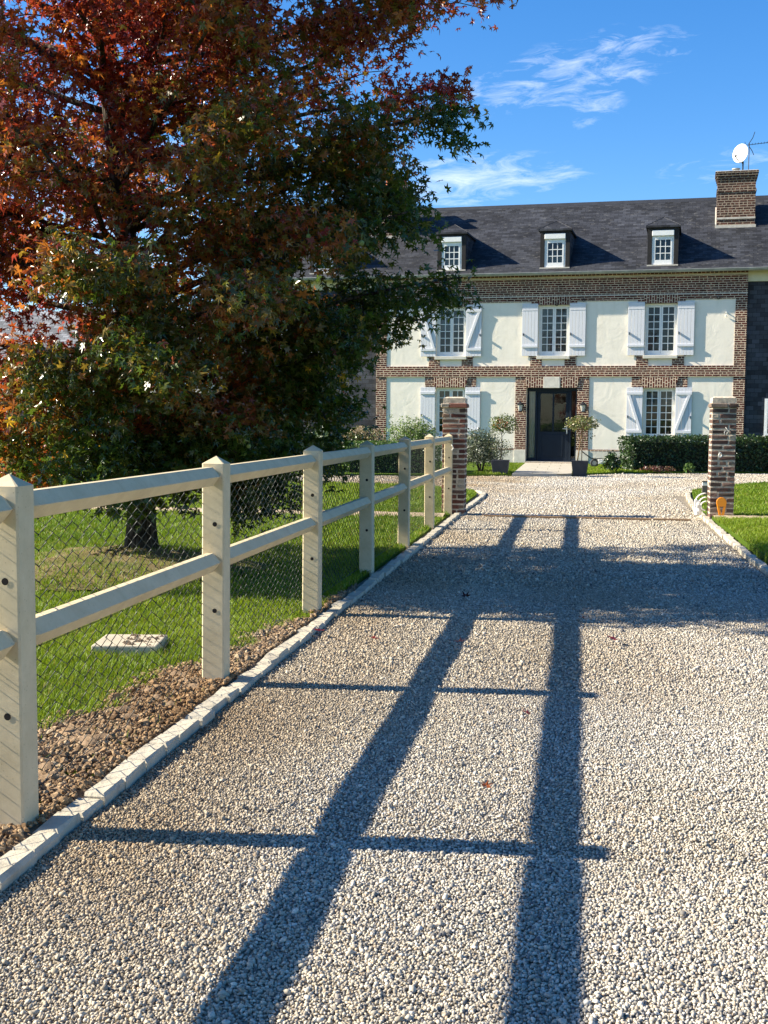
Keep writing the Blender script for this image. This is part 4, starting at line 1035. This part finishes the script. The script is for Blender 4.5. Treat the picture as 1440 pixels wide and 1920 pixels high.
shrub('seedling', (2.62, 28.98, .03), (.12, .1, .10), 90, (.05, .09), [(.14, .22, .06), (.10, .18, .04)], 'bright green seedling at the foot of the laurel hedge', 'plant', stems=3)
bg = [(-6.9, 26.6, .75, .62), (-8.3, 26.3, .8, .75), (-9.8, 26.5, .85, .60), (-11.4, 26.2, .8, .72), (-13.0, 26.6, .9, .66), (-14.8, 26.3, .9, .8), (-16.6, 26.6, .95, .7)]
tx = ['first', 'second', 'third', 'fourth', 'fifth', 'sixth', 'outermost']
for k, (x, y, rx, rz_) in enumerate(bg):
    o = shrub('boundary_shrub', (x, y, .03), (rx, .6, rz_), 1500, (.06, .11), LIGHTG if k % 2 else [(.05, .09, .02), (.08, .13, .03), (.03, .06, .015)], '%s %s shrub left of the clipped box hedge, beyond the tree trunk' % (tx[k], 'sunlit pale green' if k % 2 else 'deep green'))
    o['group'] = 'shrubs across the far edge of the left lawn'
def pot_plant(loc, label, kind):
    r = tag(empty('potted_standard', loc), label, 'potted plant', 'potted standards either side of the door')
    w, h = (.20, .34) if kind == 'flower' else (.19, .335)
    p = MB(); b_ = w * .78
    def ring(s, z): return [(-s, -s, z), (s, -s, z), (s, s, z), (-s, s, z)]
    v = ring(b_, 0) + ring(w, h) + ring(w - .018, h) + ring(w - .03, h - .05); f = [(3, 2, 1, 0)]
    for k in range(3): f += [(4 * k + i, 4 * k + (i + 1) % 4, 4 * k + 4 + (i + 1) % 4, 4 * k + 4 + i) for i in range(4)]
    p.add(v, f); p.build('pot', M_POT, r, bevel=.008)
    s = MB(); s.box(-w + .025, w - .025, -w + .025, w - .025, h - .12, h - .045); s.build('soil', M_POTSOIL, r)
    st = MB()
    if kind == 'flower':
        st.tube([(0, 0, h - .05), (.03, 0, .65), (.02, 0, .95), (.10, 0, 1.15)], [.012, .010, .008, .006], 6); st.tube([(.02, 0, .9), (-.12, 0, 1.12)], .005, 5); st.tube([(.02, 0, .85), (.20, -.05, 1.08)], .005, 5); st.build('stem', M_TWIG, r)
        P_, N_ = shell_points(900, (.06, 0, 1.13), (.32, .28, .22)); leaf_cloud('foliage', P_, N_, (.03, .055), [(.08, .13, .03), (.12, .16, .05), (.16, .18, .06)], parent=r)
        P_, N_ = shell_points(170, (.02, -.12, 1.14), (.17, .12, .12)); leaf_cloud('blossom', P_, N_, (.025, .045), [(.50, .12, .03), (.42, .17, .06), (.45, .28, .10)], parent=r)
        P_, N_ = shell_points(380, (0, 0, .60), (.26, .24, .22)); leaf_cloud('low_leaves', P_, N_, (.02, .045), [(.09, .11, .05), (.06, .08, .03)], parent=r)
    else:
        st.tube([(-.06, 0, h - .05), (-.02, 0, .6), (.03, 0, .95), (.05, 0, 1.12)], [.015, .013, .011, .008], 6); st.tube([(.04, .02, h - .05), (.04, .02, 1.05)], .010, 5)
        st.tube([(.03, 0, .95), (.2, 0, 1.15)], .005, 5); st.tube([(.03, 0, .95), (-.18, 0, 1.12)], .005, 5); st.build('stem', simple('green_brown_stem', (.20, .13, .06), .8), r)
        P_, N_ = shell_points(1000, (.03, 0, 1.16), (.37, .30, .17)); leaf_cloud('foliage', P_, N_, (.03, .055), [(.13, .16, .04), (.09, .13, .03), (.20, .16, .05), (.22, .22, .08)], parent=r)
        P_, N_ = shell_points(60, (.10, 0, .88), (.26, .2, .16)); leaf_cloud('hanging_leaves', P_, N_, (.025, .05), [(.10, .11, .04)], parent=r)
pot_plant((-1.70, 26.75, .0), 'square dark grey pot with an orange-flowering shrub, left of the paved path', 'flower')
pot_plant((.06, 27.05, .0), 'square dark grey pot with a bare-stemmed standard rose, right of the paved path', 'rose')
def cart():
    r = tag(empty('garden_trolley', (.52, 31.2, .03)), 'low garden trolley with a grey wheel and bent handle behind the rose pot', 'trolley')
    m = MB(); m.lathe([(.03, -.025), (.095, -.025), (.11, -.012), (.11, .012), (.095, .025), (.03, .025)], 18); w_ = m.build('wheel', M_TYRE, r, smooth=False); w_.rotation_euler = (R(90), 0, 0); w_.location = (-.08, 0, .11)
    c = MB(); c.lathe([(.008, -.03), (.055, -.03), (.055, .03), (.008, .03)], 14); h_ = c.build('hub', M_ZINC, w_)
    f = MB(); f.tube([(-.42, -.05, .42), (-.18, -.05, .24), (-.10, -.05, .22), (.5, -.05, .225)], .014, 6); f.tube([(-.08, 0, .11), (-.08, 0, .22)], .012, 6); f.build('handle', M_BLACK, r)
    b_ = MB(); b_.box(.02, .5, -.1, .12, .09, .20); b_.box(.06, .46, -.11, -.1005, .12, .15); b_.build('body', M_PLASTW, r, bevel=.01)
cart()

# ------------------------------------------------------------------ grass, soil clods, gravel, fallen leaves
def inside(poly, x, y):
    c = np.zeros(len(x), bool); n = len(poly)
    for i in range(n):
        (x1, y1), (x2, y2) = poly[i], poly[(i + 1) % n]
        k = ((y1 > y) != (y2 > y)); 
        with np.errstate(divide='ignore', invalid='ignore'): xi = (x2 - x1) * (y - y1) / (y2 - y1 + 1e-12) + x1
        c ^= k & (x < xi)
    return c
def soilw(y): return .50 * np.clip((7.6 - y) / 3.4, .03, 1) + .05 * np.sin(y * 5) + .03 * np.sin(y * 13)
def grass(name, zones, z, poly):
    Vs, Fs, Cs = [], [], []; base_ = 0
    for (x0, x1, y0, y1, dens, hgt, wid, fn) in zones:
        n = int((x1 - x0) * (y1 - y0) * dens); x = rng.uniform(x0, x1, n); y = rng.uniform(y0, y1, n); k = inside(poly, x, y) & fn(x, y)
        x, y = x[k], y[k]; n = len(x)
        md = np.hypot((x - TREE.x + .1) / 1.1, (y - TREE.y + .35) / 1.3); mn = vnoise(np.stack([x, y, 0 * x], -1), 3.5, 61); k = rng.random(n) < .14 + .9 * np.clip((md - .62 + .3 * mn) / .42, 0, 1); x, y, md = x[k], y[k], md[k]; n = len(x)
        zz = np.where(md < 1, .02 + .14 * (1 - md ** 2.2), z)
        p = np.stack([x, y, zz - .004], -1)
        pn = .5 + .5 * vnoise(p, 1.6, 31); pf = .5 + .5 * vnoise(p, 6, 33)
        h = hgt * rng.uniform(.5, 1.25, n) * (.7 + .5 * pf); a = rng.uniform(0, 6.283, n); ln = h * rng.uniform(.25, .95, n); b = rng.uniform(0, 6.283, n)
        sd = np.stack([np.cos(a), np.sin(a), 0 * a], -1) * (wid * rng.uniform(.7, 1.3, n))[:, None]; lean = np.stack([np.cos(b), np.sin(b), 0 * a], -1)
        mid = p + lean * (ln * .35)[:, None]; mid[:, 2] += h * .62; tip = p + lean * ln[:, None]; tip[:, 2] += h
        V = np.stack([p - sd, p + sd, mid + sd * .75, mid - sd * .75, tip], 1)
        i = np.arange(n)[:, None] * 5 + base_; Fs.append((i + np.array([[0, 1, 2, 3]]), i + np.array([[3, 2, 4]]))); base_ += 5 * n
        c1, c2, c3 = np.array([.085, .165, .010]), np.array([.205, .285, .018]), np.array([.30, .27, .08])
        c = c1 + (c2 - c1) * np.clip(pn * .7 + rng.random(n) * .5, 0, 1)[:, None]
        dry = (rng.random(n) < .05 + .10 * (pf < .3)); c[dry] = c3 * rng.uniform(.7, 1.1, (dry.sum(), 1))
        Vs.append(V.reshape(-1, 3)); Cs.append(np.repeat(c, 5, 0))
    me = fast_mesh(name, np.concatenate(Vs), [np.concatenate([f[0] for f in Fs]), np.concatenate([f[1] for f in Fs])], M_BLADE, np.concatenate(Cs))
    return tag(link(name, me), 'short mown green grass', 'grass', kind='stuff')
okL = lambda x, y: (x > -.60 * y - .9) & ((x < -1.60 - soilw(y) + .06) | (rng.random(len(x)) < .02)) & ((np.abs(y - 15.1) > .25) | (rng.random(len(x)) < .15)) & (np.hypot(x + 2.33, y - 5.96) > .20)
grass('grass', [(-7, -1.6, 2.6, 7, 9000, .042, .0022, okL), (-8.5, -1.6, 7, 11.5, 3600, .045, .0032, okL), (-12, -1.6, 11.5, 17, 1300, .045, .005, okL), (-16, -1.6, 17, 23, 700, .045, .007, okL)], .010, LAWN_L)
okR = lambda x, y: (x < .19 * y + 1.0) & ((np.abs(y - 15.35) > .2) | (rng.random(len(x)) < .15))
grass('grass', [(1.6, 4, 8, 16, 3600, .045, .0034, okR), (1.6, 8, 16, 26.5, 900, .045, .006, okR)], .045, LAWN_R)
okH = lambda x, y: (x > -2.3) & (x < 2) & ((x < -1.45) | (x > -.1))
grass('grass', [(-2.4, 2, 26.4, 33, 900, .05, .007, okH)], .03, BED)

ICO = None
def ico():
    bm = bmesh.new(); bmesh.ops.create_icosphere(bm, subdivisions=1, radius=1); V = np.array([v.co[:] for v in bm.verts]); F = np.array([[v.index for v in f.verts] for f in bm.faces]); bm.free(); return V, F
OCT = (np.array([(1, 0, 0), (-1, 0, 0), (0, 1, 0), (0, -1, 0), (0, 0, 1), (0, 0, -1.)]), np.array([(0, 2, 4), (2, 1, 4), (1, 3, 4), (3, 0, 4), (2, 0, 5), (1, 2, 5), (3, 1, 5), (0, 3, 5)]))
def stones(zones, zf, cols, wts, bright=1.0):
    Vs, Fs, Cs = [], [], []; base_ = 0
    for (x0, x1, y0, y1, sp, rmin, rmax, tm, fn) in zones:
        gx, gy = np.meshgrid(np.arange(x0, x1, sp), np.arange(y0, y1, sp)); x = gx.ravel() + rng.uniform(-.55, .55, gx.size) * sp; y = gy.ravel() + rng.uniform(-.55, .55, gx.size) * sp
        k = fn(x, y); x, y = x[k], y[k]; n = len(x)
        TV, TF = tm; kk = len(TV)
        r = rng.uniform(rmin, rmax, n) * np.where(rng.random(n) < .04, 1.7, 1); sc = np.stack([r * rng.uniform(.75, 1.35, n), r * rng.uniform(.7, 1.1, n), r * rng.uniform(.5, .9, n)], -1)
        w = np.array([0, 0, 1.]) + .55 * rng.standard_normal((n, 3)); w /= np.linalg.norm(w, axis=1, keepdims=True); u = rng.standard_normal((n, 3)); u -= (u * w).sum(1, keepdims=True) * w; u /= np.linalg.norm(u, axis=1, keepdims=True)
        Rm = np.stack([u, np.cross(w, u), w], -1)
        T = TV[None] * (1 + .16 * rng.standard_normal((n, kk, 1))); V = np.einsum('nij,nkj->nki', Rm, T * sc[:, None, :])
        V += np.stack([x, y, zf(x, y) + r * rng.uniform(-.2, .6, n)], -1)[:, None, :]
        F = (TF[None] + (np.arange(n) * kk)[:, None, None] + base_).reshape(-1, 3); base_ += n * kk
        c = np.array(cols)[rng.choice(len(cols), n, p=np.array(wts) / sum(wts))] * rng.uniform(.8, 1.18, (n, 1))
        p2 = np.stack([x, y, 0 * x], -1); warm = np.clip(.5 + .7 * vnoise(p2, .9, 41) + .4 * np.clip(-(x + .3), 0, 1), 0, 1)[:, None]
        dust = np.clip(vnoise(p2, .55, 43) + .5 * vnoise(p2, 2.1, 44), 0, 1)[:, None]; rut = (np.exp(-((x - .62) / .22) ** 2) + np.exp(-((x + .72) / .22) ** 2))[:, None]
        edge = (np.clip((-.75 - x) / .55, 0, 1) * np.clip(.55 + .8 * vnoise(p2, 1.7, 47), 0, 1))[:, None]
        c = c * (1 - edge * np.array([.22, .32, .44])) * bright * (1 - warm * np.array([.05, .10, .19])) * (1 - dust * np.array([.12, .15, .18])) * (1 + .07 * rut); Vs.append(V.reshape(-1, 3)); Fs.append(F); Cs.append(np.repeat(c, kk, 0))
    return np.concatenate(Vs), np.concatenate(Fs), np.concatenate(Cs)
IC = ico()
GCOL = [(.50, .462, .39), (.41, .376, .315), (.60, .567, .50), (.33, .305, .262), (.23, .222, .21), (.44, .36, .27), (.12, .12, .13)]
GW = [30, 26, 16, 14, 7, 5, 2]
inD = lambda a, b: (lambda x, y: (x > -1.488) & (x < np.minimum(1.53, .17 * y + .55)) & (y >= a) & (y < b))
V, F, C = stones([(-1.5, 1.4, 1.5, 3.4, .0084, .0033, .0060, IC, inD(1.5, 3.4)), (-1.5, 1.55, 3.4, 5.6, .0098, .0039, .0069, OCT, inD(3.4, 5.6)),
                  (-1.5, 1.55, 5.6, 9, .0135, .0052, .0088, OCT, inD(5.6, 9)), (-1.5, 1.6, 9, 15.5, .023, .0075, .0125, OCT, inD(9, 15.5))], lambda x, y: hz(x, y) - .014, GCOL, GW)
tag(link('gravel', fast_mesh('gravel', V, [F], M_PEB, C, True)), 'pale rounded gravel covering the drive', 'gravel', kind='stuff')
def far_ok(x, y):
    return ~inside(LAWN_L, x, y) & ~inside(LAWN_R, x, y) & ~inside(BED, x, y) & (x < .2 * y + 1.2) & ((y > 20.4) | ((x > -1.45) & (x < 1.6)))
V, F, C = stones([(-9, 7, 15.5, 30, .042, .009, .015, OCT, far_ok)], lambda x, y: hz(x, y) - .016, GCOL, GW, 1.22)
tag(link('gravel', fast_mesh('gravel', V, [F], M_PEB, C, True)), 'pale gravel of the court before the house', 'gravel', kind='stuff')
SC = [(.34, .255, .17), (.28, .205, .135), (.40, .31, .215), (.21, .15, .10), (.46, .38, .275)]
sz = lambda x, y: np.full(len(x), .024)
okS = lambda x, y: (x > -1.60 - soilw(y) - .06 + .12 * rng.random(len(x))) & (x < -1.574) & (rng.random(len(x)) < .75)
V, F, C = stones([(-2.4, -1.58, 1.5, 8.2, .0135, .006, .0125, IC, okS), (-2.4, -1.58, 1.5, 8.2, .085, .010, .019, IC, okS)], sz, SC, [4, 4, 3, 3, 2])
tag(link('soil_clods', fast_mesh('soil_clods', V, [F], M_CLOD, C, False)), 'crumbly brown soil clods along the fence foot', 'soil', kind='stuff')

def fallen(loc, col, label, s=.055):
    TV, TF = star_leaf(); V = TV * s; V[:, 2] = np.abs(V[:, 2]) * 1.4 + .004 * np.sin(np.arange(len(V)) * 2.1)
    me = fast_mesh('fallen_leaf', V, [TF], M_LEAF, np.tile(np.array(col), (len(V), 1)))
    o = link('fallen_leaf', me); o.location = loc; o.rotation_euler = (R(random.uniform(-14, 14)), R(random.uniform(-14, 14)), random.uniform(0, 6.28))
    return tag(o, label, 'fallen leaf', 'fallen sweetgum leaves on the gravel')
fallen((.23, 6.75, .02), (.22, .018, .018), 'bright red leaf just before the tree shadow, right of both rail shadows')
fallen((-.19, 4.95, .02), (.26, .03, .02), 'small dull red leaf between the rail shadows, just beyond the second post shadow', .035)
fallen((-.28, 3.92, .02), (.34, .10, .03), 'tiny orange-red leaf on the near gravel between the two long rail shadows', .030)
fallen((-1.12, 6.51, .02), (.24, .022, .022), 'red fallen leaf near the kerb, at the near edge of the tree shadow')
fallen((-1.44, 6.62, .03), (.20, .02, .03), 'crimson fallen leaf lying right against the left kerb')
fallen((-.62, 6.5, .02), (.05, .02, .015), 'dark brown curled leaf beside the left rail shadow', .06)
fallen((.05, 7.45, .02), (.10, .015, .02), 'dark maroon leaf lying within the wide right rail shadow', .045)
fallen((-.75, 8.2, .02), (.07, .02, .015), 'dark leaf in the middle of the tree shadow on the drive', .06)
